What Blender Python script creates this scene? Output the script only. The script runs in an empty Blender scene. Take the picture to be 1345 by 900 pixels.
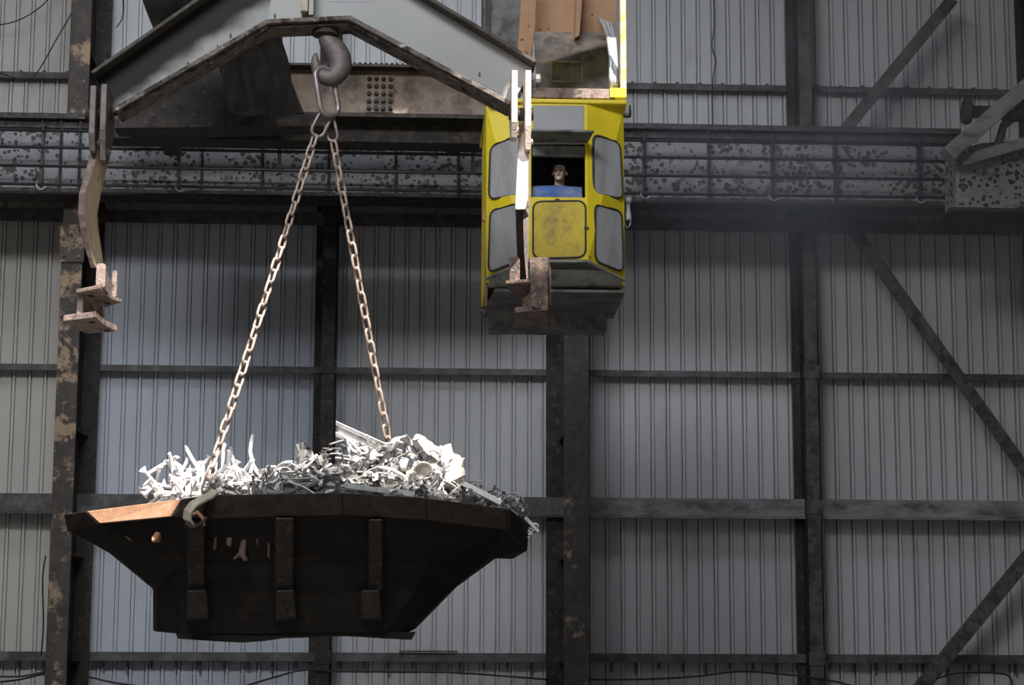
import bpy, bmesh, math, random
from mathutils import Vector, Matrix, noise
random.seed(7)
SC = bpy.context.scene
COL = SC.collection
V = Vector

# ------------------------------------------------------------------ camera
FPX, W0, H0 = 2600.0, 1345.0, 900.0
PITCH, YAW, ROLL = math.radians(9.0), math.radians(2.93), 0.0035
CAMP = V((0, 0, 1.7))
fw = V((math.sin(YAW)*math.cos(PITCH), math.cos(YAW)*math.cos(PITCH), math.sin(PITCH)))
rt = V((math.cos(YAW), -math.sin(YAW), 0))
up = rt.cross(fw)
# a slight roll: the picture's verticals lean a touch to the right at the top
rt2 = rt*math.cos(ROLL) + up*math.sin(ROLL)
up2 = up*math.cos(ROLL) - rt*math.sin(ROLL)
rt, up = rt2, up2
cd = bpy.data.cameras.new('camera')
cam = bpy.data.objects.new('camera', cd)
COL.objects.link(cam)
M = Matrix((rt, up, -fw)).transposed().to_4x4()
M.translation = CAMP
cam.matrix_world = M
cd.sensor_fit = 'HORIZONTAL'
cd.sensor_width = 36
cd.lens = 36*FPX/W0
cd.clip_end = 300
SC.camera = cam

# ------------------------------------------------------------------ world, sun, area lights, exposure
world = bpy.data.worlds.new('world')
SC.world = world
world.use_nodes = True
bg = world.node_tree.nodes['Background']
bg.inputs[0].default_value = (0.70, 0.74, 0.82, 1)
bg.inputs[1].default_value = 0.32

SUN = V((-0.20, 0.55, -0.81)).normalized()      # direction the sunlight travels
sl = bpy.data.lights.new('sun', 'SUN')
sl.energy = 16.0
sl.angle = math.radians(0.4)
sl.color = (1.0, 0.93, 0.84)
so = bpy.data.objects.new('sun', sl)
COL.objects.link(so)
so.rotation_euler = SUN.to_track_quat('-Z', 'Y').to_euler()
so.location = (4, 2, 22)

def area(name, loc, target, sx, sy, energy, color, spread=180):
    l = bpy.data.lights.new(name, 'AREA')
    l.shape = 'RECTANGLE'
    l.size, l.size_y, l.energy, l.color = sx, sy, energy, color
    l.spread = math.radians(spread)
    o = bpy.data.objects.new(name, l)
    COL.objects.link(o)
    o.location = loc
    o.rotation_euler = (V(target)-V(loc)).to_track_quat('-Z', 'Y').to_euler()
    return o
# area lights added under the closed roof, standing in for rooflights
area('rooflight_near_wall', (-1.5, 22.0, 14.7), (-2.0, 30, 3.5), 9, 3.6, 590, (0.86, 0.92, 1.0), 135)
area('rooflight_over_hall', (-4.0, 8.0, 14.6), (-2.5, 26, 2), 8, 3.6, 1150, (0.95, 0.97, 1.0), 105)

SC.view_settings.view_transform = 'Standard'
SC.view_settings.look = 'None'
SC.view_settings.gamma = 1.0
SC.view_settings.use_curve_mapping = False
SC.view_settings.exposure = 0.0

def at(px, py, Y):
    d = fw*FPX + rt*(px-W0/2) + up*(H0/2-py)
    return CAMP + d*((Y-CAMP.y)/d.y)
def atz(px, py, z):
    d = fw*FPX + rt*(px-W0/2) + up*(H0/2-py)
    return CAMP + d*((z-CAMP.z)/d.z)

# ------------------------------------------------------------------ materials
def mat(name, base, rough=0.65, metal=0.0, var=0.18, vscale=2.5, rust=None, rust2=None, spots=None,
        bump=0.15, bscale=30, stretch=(1, 1, 1), rnd=0.0, detail=5):
    m = bpy.data.materials.new(name)
    m.use_nodes = True
    nt = m.node_tree
    N, L = nt.nodes, nt.links
    b = N['Principled BSDF']
    tc = N.new('ShaderNodeTexCoord')
    oi = N.new('ShaderNodeObjectInfo')
    mp = N.new('ShaderNodeMapping')
    mp.inputs['Scale'].default_value = stretch
    add = N.new('ShaderNodeVectorMath'); add.operation = 'ADD'
    sc_ = N.new('ShaderNodeVectorMath'); sc_.operation = 'SCALE'
    comb = N.new('ShaderNodeCombineXYZ')
    for i in range(3):
        L.new(oi.outputs['Random'], comb.inputs[i])
    L.new(comb.outputs[0], sc_.inputs[0]); sc_.inputs['Scale'].default_value = 37.0
    L.new(tc.outputs['Object'], add.inputs[0]); L.new(sc_.outputs[0], add.inputs[1])
    L.new(add.outputs[0], mp.inputs[0])
    def nz(scale, det=detail, rgh=0.6):
        n = N.new('ShaderNodeTexNoise')
        n.inputs['Scale'].default_value = scale
        n.inputs['Detail'].default_value = det
        n.inputs['Roughness'].default_value = rgh
        L.new(mp.outputs[0], n.inputs['Vector'])
        return n.outputs['Fac']
    def ramp(src, lo, hi):
        r = N.new('ShaderNodeMapRange')
        r.inputs['From Min'].default_value = lo
        r.inputs['From Max'].default_value = hi
        L.new(src, r.inputs['Value'])
        return r.outputs[0]
    def mix(fac, a, c):
        x = N.new('ShaderNodeMix'); x.data_type = 'RGBA'
        L.new(fac, x.inputs[0])
        for k, s in ((6, a), (7, c)):
            if isinstance(s, tuple): x.inputs[k].default_value = (*s, 1)
            else: L.new(s, x.inputs[k])
        return x.outputs[2]
    lo = tuple(c*(1-var) for c in base); hi = tuple(min(1, c*(1+var)) for c in base)
    col = mix(ramp(nz(vscale), 0.3, 0.7), lo, hi)
    for r in (rust, rust2):
        if r:
            c, th, s, soft = r
            col = mix(ramp(nz(s, 8, 0.68), th-soft, th+soft), col, c)
    if spots:
        c, s, size = spots
        vo = N.new('ShaderNodeTexVoronoi')
        vo.inputs['Scale'].default_value = s
        vo.inputs['Randomness'].default_value = 1.0
        L.new(mp.outputs[0], vo.inputs['Vector'])
        mth = N.new('ShaderNodeMath'); mth.operation = 'SUBTRACT'
        cl = nz(s*0.22, 3)
        mul = N.new('ShaderNodeMath'); mul.operation = 'MULTIPLY'
        L.new(cl, mul.inputs[0]); mul.inputs[1].default_value = size*2.35
        ed = N.new('ShaderNodeMath'); ed.operation = 'MULTIPLY_ADD'
        L.new(nz(s*2.5, 2), ed.inputs[0]); ed.inputs[1].default_value = 0.45; L.new(vo.outputs['Distance'], ed.inputs[2])
        L.new(mul.outputs[0], mth.inputs[0]); L.new(ed.outputs[0], mth.inputs[1])
        col = mix(ramp(mth.outputs[0], -0.03, 0.05), col, c)
    if rnd:
        hs = N.new('ShaderNodeHueSaturation')
        r = N.new('ShaderNodeMapRange')
        r.inputs['To Min'].default_value = 1-rnd; r.inputs['To Max'].default_value = 1+rnd
        L.new(oi.outputs['Random'], r.inputs['Value'])
        L.new(r.outputs[0], hs.inputs['Value']); L.new(col, hs.inputs['Color'])
        col = hs.outputs[0]
    L.new(col, b.inputs['Base Color'])
    b.inputs['Roughness'].default_value = rough
    b.inputs['Metallic'].default_value = metal
    if bump:
        bp = N.new('ShaderNodeBump')
        bp.inputs['Strength'].default_value = bump
        bp.inputs['Distance'].default_value = 0.02
        L.new(nz(bscale, 4), bp.inputs['Height'])
        L.new(bp.outputs[0], b.inputs['Normal'])
    return m

DK = (0.018, 0.016, 0.014)
M_ = {}
for nm, c in (('clad', (0.44, 0.445, 0.455)), ('cladwarm', (0.445, 0.43, 0.395)), ('cladblue', (0.40, 0.425, 0.475))):
    M_[nm] = mat(nm+'_paint', c, 0.55, 0.0, 0.07, 0.8, rust=((0.30, 0.29, 0.28), 0.66, 1.2, 0.08), bump=0.05, bscale=3, stretch=(1, 1, 0.35), rnd=0.05)
M_['girt'] = mat('girt_steel', (0.10, 0.10, 0.105), 0.6, 0.2, 0.3, 5, rust=((0.05, 0.042, 0.038), 0.5, 4, 0.1))
M_['girtlight'] = mat('girt_grey_paint', (0.22, 0.22, 0.225), 0.6, 0.1, 0.25, 6, rust=((0.07, 0.06, 0.055), 0.56, 5, 0.1), stretch=(0.4, 1, 1))
M_['columndark'] = mat('column_dark_paint', (0.05, 0.043, 0.038), 0.75, 0.1, 0.3, 6, rust=((0.24, 0.18, 0.125), 0.61, 2.2, 0.03), rust2=((0.035, 0.03, 0.027), 0.54, 8, 0.05), bump=0.4)
M_['column'] = mat('column_rusted_paint', (0.055, 0.045, 0.038), 0.75, 0.1, 0.3, 6, rust=((0.30, 0.215, 0.14), 0.535, 1.6, 0.03), rust2=((0.04, 0.034, 0.03), 0.56, 7, 0.04), bump=0.4)
M_['post'] = mat('post_dark_paint', (0.085, 0.078, 0.072), 0.7, 0.1, 0.3, 5, rust=((0.035, 0.03, 0.027), 0.52, 6, 0.06), bump=0.3)
M_['darksteel'] = mat('dark_sooty_steel', (0.035, 0.031, 0.028), 0.7, 0.3, 0.4, 6, rust=((0.09, 0.07, 0.055), 0.6, 9, 0.06), bump=0.3)
M_['runway'] = mat('runway_spotted_paint', (0.21, 0.21, 0.22), 0.6, 0.0, 0.15, 3, rust=((0.05, 0.042, 0.037), 0.60, 3, 0.05), rust2=((0.04, 0.033, 0.03), 0.64, 14, 0.03), spots=((0.03, 0.024, 0.021), 12.5, 0.52), bump=0.2)
M_['runwayedge'] = mat('runway_flange_rust', (0.075, 0.07, 0.066), 0.7, 0.1, 0.3, 5, rust=((0.03, 0.026, 0.024), 0.5, 8, 0.06), spots=((0.03, 0.025, 0.022), 7, 0.4), bump=0.4)
M_['pipe'] = mat('conductor_pipe', (0.06, 0.06, 0.062), 0.5, 0.5, 0.3, 6)
M_['brown'] = mat('brown_crane_paint', (0.17, 0.125, 0.095), 0.7, 0.0, 0.25, 4, rust=((0.05, 0.038, 0.03), 0.56, 3, 0.08), bump=0.25)
M_['orange'] = mat('orange_crane_paint', (0.30, 0.165, 0.085), 0.6, 0.0, 0.15, 3, rust=((0.16, 0.12, 0.10), 0.62, 3, 0.05), spots=((0.05, 0.035, 0.03), 9, 0.27), bump=0.15)
M_['soot'] = mat('soot_cloth', (0.022, 0.02, 0.018), 0.85, 0.0, 0.4, 6, bump=0.4)
M_['beam'] = mat('beam_grey_paint', (0.25, 0.256, 0.25), 0.6, 0.0, 0.06, 1.5, rust=((0.12, 0.11, 0.10), 0.70, 6, 0.03), bump=0.06)
M_['beamedge'] = mat('beam_flange_scale', (0.12, 0.10, 0.085), 0.7, 0.15, 0.3, 9, rust=((0.025, 0.022, 0.02), 0.53, 7, 0.05), rust2=((0.36, 0.33, 0.30), 0.64, 12, 0.04), bump=0.6, bscale=40)
M_['rusty'] = mat('rusty_bracket', (0.21, 0.158, 0.140), 0.7, 0.1, 0.3, 8, rust=((0.06, 0.042, 0.035), 0.56, 10, 0.06), rust2=((0.42, 0.36, 0.33), 0.66, 14, 0.04), bump=0.5)
M_['arm'] = mat('worn_hook_arm', (0.46, 0.37, 0.25), 0.6, 0.1, 0.2, 6, rust=((0.25, 0.11, 0.05), 0.6, 4, 0.05), rust2=((0.09, 0.06, 0.05), 0.66, 12, 0.04), bump=0.3, stretch=(1, 1, 0.4))
M_['armedge'] = mat('rusted_arm_edge', (0.13, 0.095, 0.08), 0.7, 0.1, 0.3, 8, rust=((0.24, 0.17, 0.14), 0.56, 12, 0.05), bump=0.5)
M_['hook'] = mat('cast_hook_steel', (0.12, 0.10, 0.098), 0.6, 0.4, 0.25, 5, bump=0.3, bscale=60)
M_['chain'] = mat('chain_steel', (0.34, 0.265, 0.225), 0.5, 0.15, 0.2, 12, rust=((0.22, 0.12, 0.08), 0.6, 20, 0.06), bump=0.2)
M_['yellow'] = mat('cab_yellow_paint', (0.72, 0.57, 0.02), 0.45, 0.0, 0.12, 2, rust=((0.24, 0.16, 0.03), 0.66, 7, 0.05), rust2=((0.10, 0.06, 0.02), 0.73, 16, 0.03), bump=0.08)
M_['yellowdirty'] = mat('cab_yellow_stained', (0.58, 0.44, 0.03), 0.5, 0.0, 0.15, 2, rust=((0.30, 0.22, 0.05), 0.55, 6, 0.1), rust2=((0.11, 0.08, 0.03), 0.64, 11, 0.05), bump=0.08)
M_['pane'] = mat('dusty_cab_glass', (0.60, 0.605, 0.62), 0.28, 0.0, 0.12, 1.2, rust=((0.42, 0.42, 0.43), 0.56, 5, 0.12), bump=0.02, stretch=(1, 1, 0.3))
M_['gasket'] = mat('black_gasket', (0.03, 0.03, 0.03), 0.6, 0, 0.3, 10, bump=0.1)
M_['cabgrey'] = mat('cab_grey_panel', (0.30, 0.30, 0.31), 0.5, 0.0, 0.08, 3, bump=0.05)
M_['pangrey'] = mat('cab_underpan', (0.17, 0.17, 0.16), 0.6, 0.1, 0.25, 3, rust=((0.06, 0.055, 0.05), 0.56, 4, 0.1), bump=0.2)
M_['panlight'] = mat('cab_skirt_metal', (0.30, 0.31, 0.295), 0.5, 0.2, 0.2, 5, rust=((0.10, 0.09, 0.08), 0.6, 7, 0.08), bump=0.2)
M_['inside'] = mat('cab_interior', (0.13, 0.125, 0.12), 0.7, 0, 0.3, 4)
M_['blue'] = mat('blue_cloth', (0.16, 0.29, 0.66), 0.85, 0, 0.25, 6, rust=((0.42, 0.48, 0.66), 0.55, 5, 0.12), bump=0.3, bscale=20)
M_['lampgrey'] = mat('lamp_grey_enamel', (0.40, 0.41, 0.43), 0.45, 0.1, 0.15, 8)
M_['skin'] = mat('skin', (0.68, 0.47, 0.37), 0.55, 0, 0.08, 10, bump=0.03)
M_['hair'] = mat('dark_hair', (0.02, 0.015, 0.012), 0.7, 0, 0.3, 40, bump=0.4, bscale=90)
M_['eye'] = mat('eye', (0.06, 0.045, 0.04), 0.3, 0, 0.1, 10, bump=0)
M_['lips'] = mat('lips', (0.30, 0.13, 0.10), 0.5, 0, 0.1, 10, bump=0)
M_['jumper'] = mat('dark_workwear', (0.03, 0.03, 0.034), 0.9, 0, 0.2, 12, bump=0.3)
M_['skip'] = mat('skip_black_paint', (0.008, 0.0075, 0.0065), 0.6, 0.0, 0.35, 3, rust=((0.018, 0.013, 0.010), 0.62, 5, 0.08), bump=0.25, bscale=12)
M_['skiprim'] = mat('skip_rim_rust', (0.30, 0.16, 0.095), 0.7, 0.05, 0.2, 7, rust=((0.34, 0.20, 0.13), 0.6, 14, 0.06), bump=0.35, bscale=50)  # sunlit corner's orange brightness put into the rust colour
M_['skiprimdark'] = mat('skip_rim_dark_rust', (0.024, 0.017, 0.013), 0.7, 0.0, 0.3, 7, rust=((0.012, 0.010, 0.009), 0.55, 9, 0.06), bump=0.35, bscale=50)  # the same rim out of the sun, shade put into the base
M_['skiprib'] = mat('skip_rib_worn', (0.018, 0.015, 0.013), 0.6, 0.0, 0.3, 8, rust=((0.045, 0.036, 0.031), 0.6, 18, 0.05), bump=0.4)
M_['scrapw'] = mat('scrap_white_metal', (0.70, 0.69, 0.70), 0.42, 0.25, 0.2, 7, rust=((0.34, 0.32, 0.31), 0.64, 6, 0.08), bump=0.15, rnd=0.12)
M_['scrapm'] = mat('scrap_pale_metal', (0.42, 0.41, 0.40), 0.42, 0.3, 0.25, 7, rust=((0.22, 0.20, 0.18), 0.6, 6, 0.08), bump=0.15, rnd=0.3)
M_['scrapg'] = mat('scrap_grey_metal', (0.42, 0.42, 0.42), 0.38, 0.55, 0.3, 7, rust=((0.15, 0.14, 0.13), 0.62, 8, 0.08), bump=0.15, rnd=0.3)
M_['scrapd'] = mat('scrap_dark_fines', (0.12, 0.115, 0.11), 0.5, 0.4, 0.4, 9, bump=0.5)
M_['casting'] = mat('scrap_pale_casting', (0.46, 0.425, 0.385), 0.6, 0.05, 0.15, 6, rust=((0.36, 0.29, 0.23), 0.63, 7, 0.08), bump=0.4)
M_['strap'] = mat('pale_webbing', (0.33, 0.30, 0.235), 0.7, 0, 0.2, 9, bump=0.3)
M_['upright'] = mat('upright_worn_paint', (0.62, 0.52, 0.28), 0.6, 0, 0.2, 6, rust=((0.40, 0.30, 0.04), 0.55, 5, 0.08), bump=0.2)  # sunlight's whitening put into the yellow base
M_['cable'] = mat('black_cable', (0.012, 0.012, 0.012), 0.6, 0, 0.2, 8, bump=0)
M_['sheath'] = mat('grey_cable_sheath', (0.34, 0.34, 0.34), 0.35, 0.3, 0.2, 8, bump=0.05)
M_['floor'] = mat('concrete_floor', (0.26, 0.25, 0.24), 0.85, 0, 0.25, 0.6, rust=((0.09, 0.085, 0.08), 0.55, 0.9, 0.1), bump=0.2)
M_['roof'] = mat('roof_sheet', (0.12, 0.12, 0.12), 0.8, 0, 0.2, 1)
M_['ink'] = mat('faded_ink', (0.27, 0.27, 0.32), 0.7, 0, 0.1, 5, bump=0)



M_['beamtop'] = mat('beam_top_flange', (0.075, 0.07, 0.065), 0.65, 0.1, 0.3, 6, rust=((0.04, 0.035, 0.03), 0.53, 6, 0.06), rust2=((0.40, 0.37, 0.34), 0.66, 12, 0.04), bump=0.4)
M_['clev'] = mat('clevis_worn_steel', (0.12, 0.105, 0.098), 0.6, 0.2, 0.3, 8, rust=((0.08, 0.055, 0.045), 0.58, 9, 0.06), bump=0.4)
M_['armbright'] = mat('worn_pale_arm', (0.52, 0.44, 0.39), 0.6, 0.1, 0.2, 10, rust=((0.22, 0.14, 0.11), 0.63, 16, 0.05), bump=0.5)  # sunlight on the right arm and clevis put into this paler base
M_['rustdark'] = mat('dark_rusty_bracket', (0.13, 0.085, 0.065), 0.7, 0.1, 0.35, 9, rust=((0.045, 0.032, 0.027), 0.5, 8, 0.06), rust2=((0.30, 0.22, 0.18), 0.63, 16, 0.04), bump=0.6)
M_['ring'] = mat('forged_ring', (0.20, 0.175, 0.17), 0.42, 0.5, 0.25, 8, bump=0.15)
M_['skipscuff'] = mat('skip_scuffed_plate', (0.09, 0.065, 0.055), 0.35, 0.4, 0.3, 9, bump=0.2)  # highlight brightness put into the colour

def translucent(m, k):
    nt = m.node_tree; N, L = nt.nodes, nt.links
    b = N['Principled BSDF']; out = next(n for n in N if n.type == 'OUTPUT_MATERIAL')
    tr = N.new('ShaderNodeBsdfTranslucent'); mx = N.new('ShaderNodeMixShader'); mx.inputs[0].default_value = k
    L.new(b.inputs['Base Color'].links[0].from_socket, tr.inputs['Color'])
    L.new(b.outputs[0], mx.inputs[1]); L.new(tr.outputs[0], mx.inputs[2]); L.new(mx.outputs[0], out.inputs['Surface'])
translucent(M_['pane'], 0.42)
for k, s in (('skip', .12), ('skiprimdark', .15), ('skiprib', .2), ('soot', .2), ('beamtop', .15), ('beamedge', .25), ('darksteel', .3)):
    M_[k].node_tree.nodes['Principled BSDF'].inputs['Specular IOR Level'].default_value = s

# ------------------------------------------------------------------ mesh helpers
ORIG = {}
def obj(name, bm, m, parent=None, base=None, smooth=False, bevel=0, kind=None, label=None):
    me = bpy.data.meshes.new(name)
    bmesh.ops.recalc_face_normals(bm, faces=bm.faces[:])
    if parent is not None:
        o0 = ORIG[parent]
    else:
        if base is None:
            xs = [v.co for v in bm.verts]
            base = V(((min(v.x for v in xs)+max(v.x for v in xs))/2, (min(v.y for v in xs)+max(v.y for v in xs))/2, min(v.z for v in xs)))
        o0 = V(base)
    bmesh.ops.translate(bm, verts=bm.verts[:], vec=-o0)
    bm.to_mesh(me); bm.free()
    if smooth:
        for p in me.polygons: p.use_smooth = True
    ms = m if isinstance(m, (list, tuple)) else [m]
    for x in ms: me.materials.append(M_[x] if isinstance(x, str) else x)
    o = bpy.data.objects.new(name, me)
    COL.objects.link(o)
    if parent is not None: o.parent = parent
    else: o.location = o0
    ORIG[o] = o0
    if bevel:
        b = o.modifiers.new('bevel', 'BEVEL'); b.width = bevel; b.segments = 1; b.limit_method = 'ANGLE'; b.angle_limit = math.radians(40)
    if kind: o['kind'] = kind
    if label: o['label'] = label
    return o
def tag(o, label, cat, group=None):
    o['label'] = label; o['category'] = cat
    if group: o['group'] = group
    return o
def thing(name, loc, label, cat, group=None):
    o = bpy.data.objects.new(name, None)
    o.empty_display_size = 0.2
    COL.objects.link(o)
    o.location = loc
    ORIG[o] = V(loc)
    return tag(o, label, cat, group)
def BM(): return bmesh.new()
def hexa(bm, p):            # p: 4 bottom + 4 top, same winding
    v = [bm.verts.new(q) for q in p]
    for f in ((3, 2, 1, 0), (4, 5, 6, 7), (0, 1, 5, 4), (1, 2, 6, 5), (2, 3, 7, 6), (3, 0, 4, 7)):
        bm.faces.new([v[i] for i in f])
    return bm
def box(bm, x0, x1, y0, y1, z0, z1):
    return hexa(bm, [(x0, y0, z0), (x1, y0, z0), (x1, y1, z0), (x0, y1, z0), (x0, y0, z1), (x1, y0, z1), (x1, y1, z1), (x0, y1, z1)])
def prism(bm, poly, off):
    off = V(off)
    a = [bm.verts.new(p) for p in poly]; b = [bm.verts.new(V(p)+off) for p in poly]
    bm.faces.new(a[::-1]); bm.faces.new(b)
    n = len(a)
    for i in range(n):
        bm.faces.new((a[i], a[(i+1) % n], b[(i+1) % n], b[i]))
    return bm
def loft(bm, rings, caps=True, closed=False):
    R = [[bm.verts.new(p) for p in r] for r in rings]
    n = len(R[0])
    seq = list(zip(R, R[1:])) + ([(R[-1], R[0])] if closed else [])
    for a, b in seq:
        for i in range(n):
            bm.faces.new((a[i], a[(i+1) % n], b[(i+1) % n], b[i]))
    if caps and not closed:
        bm.faces.new(R[0][::-1]); bm.faces.new(R[-1])
    return bm
def tube(bm, pts, r, n=8, closed=False, flat=1.0):
    pts = [V(p) for p in pts]
    k = len(pts)
    rs = r if isinstance(r, (list, tuple)) else [r]*k
    rings = []
    prev = None
    for i, p in enumerate(pts):
        a = pts[(i-1) % k] if closed or i > 0 else pts[i]
        c = pts[(i+1) % k] if closed or i < k-1 else pts[i]
        t = (c-a).normalized()
        if prev is None:
            s = V((0, 0, 1)) if abs(t.z) < 0.9 else V((0, 1, 0))
            u = (s - t*s.dot(t)).normalized()
        else:
            u = (prev - t*prev.dot(t)).normalized()
        prev = u
        w = t.cross(u)
        rings.append([p + (u*math.cos(j/n*math.tau) + w*math.sin(j/n*math.tau)*flat)*rs[i] for j in range(n)])
    return loft(bm, rings, True, closed)
def strip(bm, pts, width, thick, up_dir=(0, 0, 1), yc=True):
    """flange: polyline pts (its centre top line), width along world Y, thickness downward along the local normal"""
    rings = []
    pts = [V(p) for p in pts]
    for i, p in enumerate(pts):
        a = pts[max(0, i-1)]; c = pts[min(len(pts)-1, i+1)]
        t = (c-a).normalized()
        nrm = V((-t.z, 0, t.x))
        if nrm.z < 0: nrm = -nrm
        h = V((0, width/2, 0))
        rings.append([p-h, p+h, p+h-nrm*thick, p-h-nrm*thick])
    return loft(bm, rings)
def beam_between(bm, p, q, w, h, upv=(0, 0, 1)):
    p, q = V(p), V(q)
    t = (q-p).normalized(); s = t.cross(V(upv)).normalized(); u = s.cross(t)
    a = [s*w/2+u*h/2, -s*w/2+u*h/2, -s*w/2-u*h/2, s*w/2-u*h/2]
    return loft(bm, [[p+x for x in a], [q+x for x in a]])
def roundpoly(pts, r, n=4):
    """round the corners of a polygon given as Vectors (planar)"""
    out = []
    k = len(pts)
    for i in range(k):
        p = V(pts[i]); a = V(pts[i-1]); c = V(pts[(i+1) % k])
        da = (a-p); dc = (c-p)
        ra = min(r, da.length*0.45); rc = min(r, dc.length*0.45)
        s = p+da.normalized()*ra; e = p+dc.normalized()*rc
        for j in range(n+1):
            t = j/n
            out.append(s*(1-t)**2 + p*2*t*(1-t) + e*t*t)
    return out
def link_mesh(L, Wd, r, n=20, k=7):
    """stadium-shaped chain link, long axis Z, in the XZ plane"""
    pts = []
    hs = L/2-Wd/2
    for i in range(n):
        a = i/n*math.tau
        x = math.cos(a)*(Wd/2-r); z = math.sin(a)*(Wd/2-r)
        z += hs if math.sin(a) >= 0 else -hs
        pts.append(V((x, 0, z)))
    bm = BM(); tube(bm, pts, r, k, closed=True)
    bmesh.ops.recalc_face_normals(bm, faces=bm.faces[:])
    me = bpy.data.meshes.new('link'); bm.to_mesh(me); bm.free()
    for p in me.polygons: p.use_smooth = True
    return me
def lathe(bm, prof, c, axis='Z', n=20):
    rings = []
    for r, h in prof:
        ring = []
        for j in range(n):
            a = j/n*math.tau
            q = (math.cos(a)*r, math.sin(a)*r, h)
            if axis == 'X': q = (q[2], q[0], q[1])
            if axis == 'Y': q = (q[0], q[2], q[1])
            ring.append(V(c)+V(q))
        rings.append(ring)
    return loft(bm, rings)

# ------------------------------------------------------------------ the hall
YW = 30.0
def zat(py, Y, px=672): return at(px, py, Y).z
def xat(px, Y, py=450): return at(px, py, Y).x
def struct(name, bm, m, **k):
    o = obj(name, bm, m, **k); o['kind'] = 'structure'; return o

bm = BM(); box(bm, -16, 20, -10, 31, -0.2, 0); struct('floor', bm, 'floor')
bm = BM(); box(bm, -16, 20, YW+0.09, YW+0.2, 0, 15); wall = struct('wall_back', bm, 'roof')
bm = BM(); box(bm, -16.2, -16, -10, YW+0.2, 0, 15); struct('wall_left', bm, 'clad')
bm = BM(); box(bm, 20, 20.2, -10, YW+0.2, 0, 15); struct('wall_right', bm, 'clad')

# openings shaped in the unseen roof to drop sun patches (x0,x1,y0,y1 of each patch on a level at the skip's rim)
ZREF, ZR = 3.12, 15.0
PATCH = [(-3.25, -2.02, 16.8, 19.42), (-2.02, -1.42, 17.78, 19.42), (-3.62, -3.25, 18.45, 19.15), (-2.02, -1.72, 17.52, 17.78),
         (-0.62, 0.42, 17.85, 18.9), (-1.35, -0.35, 18.9, 19.95), (-0.1, 0.8, 18.9, 20.63), (-0.02, 0.2, 20.63, 20.76), (-0.72, -0.1, 20.15, 20.52),
         (0.6, 1.25, 24.3, 26.0), (-1.62, -1.44, 28.1, 28.22), (-1.42, -0.62, 18.2, 18.9), (-5.0, 3.5, 7.5, 12.8)]  # last opening, added so the sunlit floor brightens undersides
sh = (ZR-ZREF)/-SUN.z
dx, dy = -SUN.x*sh, -SUN.y*sh
HOLES = [(a+dx, b+dx, c+dy, d+dy) for a, b, c, d in PATCH]
xs = sorted({-16.0, 20.0} | {v for h in HOLES for v in h[:2]}); ys = sorted({-10.0, 30.2} | {v for h in HOLES for v in h[2:]})
bm = BM()
for i in range(len(xs)-1):
    for j in range(len(ys)-1):
        cx, cy = (xs[i]+xs[i+1])/2, (ys[j]+ys[j+1])/2
        if any(h[0] < cx < h[1] and h[2] < cy < h[3] for h in HOLES): continue
        bm.faces.new([bm.verts.new(p) for p in ((xs[i], ys[j], ZR), (xs[i+1], ys[j], ZR), (xs[i+1], ys[j+1], ZR), (xs[i], ys[j+1], ZR))])
bmesh.ops.remove_doubles(bm, verts=bm.verts[:], dist=1e-5)
bmesh.ops.solidify(bm, geom=bm.faces[:], thickness=0.03)
struct('ceiling', bm, 'roof', base=(0, 0, ZR))

# profiled cladding sheets, hung in rows on the girts
GP = [864, 667, 491, 297, 113]                       # girt heights as seen, at mid picture
GZ = [zat(p, YW-0.05) for p in GP]
PIT = 0.2365
def sheet_mesh(w_n, z0, z1):
    prof = []
    for k in range(w_n):
        o = k*PIT
        prof += [(o, 0), (o+0.150, 0), (o+0.152, 0.045), (o+0.168, 0.045), (o+0.172, -0.034), (o+0.208, -0.034), (o+0.212, 0.02), (o+0.220, 0.02), (o+0.222, 0)]
    prof.append((w_n*PIT, 0))
    bm = BM()
    n = 5
    rows = [[bm.verts.new((x, y, z0+(z1-z0)*t/n)) for x, y in prof] for t in range(n+1)]
    for a, b in zip(rows, rows[1:]):
        for i in range(len(prof)-1): bm.faces.new((a[i], a[i+1], b[i+1], b[i]))
    me = bpy.data.meshes.new('cladding_sheet'); bm.to_mesh(me); bm.free()
    me.materials.append(M_['clad'])
    return me
def sheet_tint(x):
    return 'cladwarm' if x < xat(60, YW) else 'cladblue' if x < xat(395, YW) else 'clad'  # tint by bay: warm at far left, then bluish, then neutral
rows = [(0.0, GZ[0]), (GZ[0], GZ[1]), (GZ[1], GZ[2]), (GZ[2], GZ[3]), (GZ[3], GZ[4]), (GZ[4], 14.9)]
x_start = -9.5
for ri, (z0, z1) in enumerate(rows):
    mes = {}
    for k in ('clad', 'cladwarm', 'cladblue'):
        mes[k] = sheet_mesh(4, 0, z1-z0+0.02); mes[k].materials[0] = M_[k]
    for c in range(23):
        lx = x_start + c*4*PIT + (0.06 if ri == 5 else 0)
        o = bpy.data.objects.new('cladding_sheet', mes[('cladwarm' if lx < xat(60, YW) else 'clad') if ri == 5 else sheet_tint(lx)])
        COL.objects.link(o); o.parent = wall
        o.location = V((lx, YW+0.004*((c+ri) % 2), z0)) - ORIG[wall]
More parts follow.
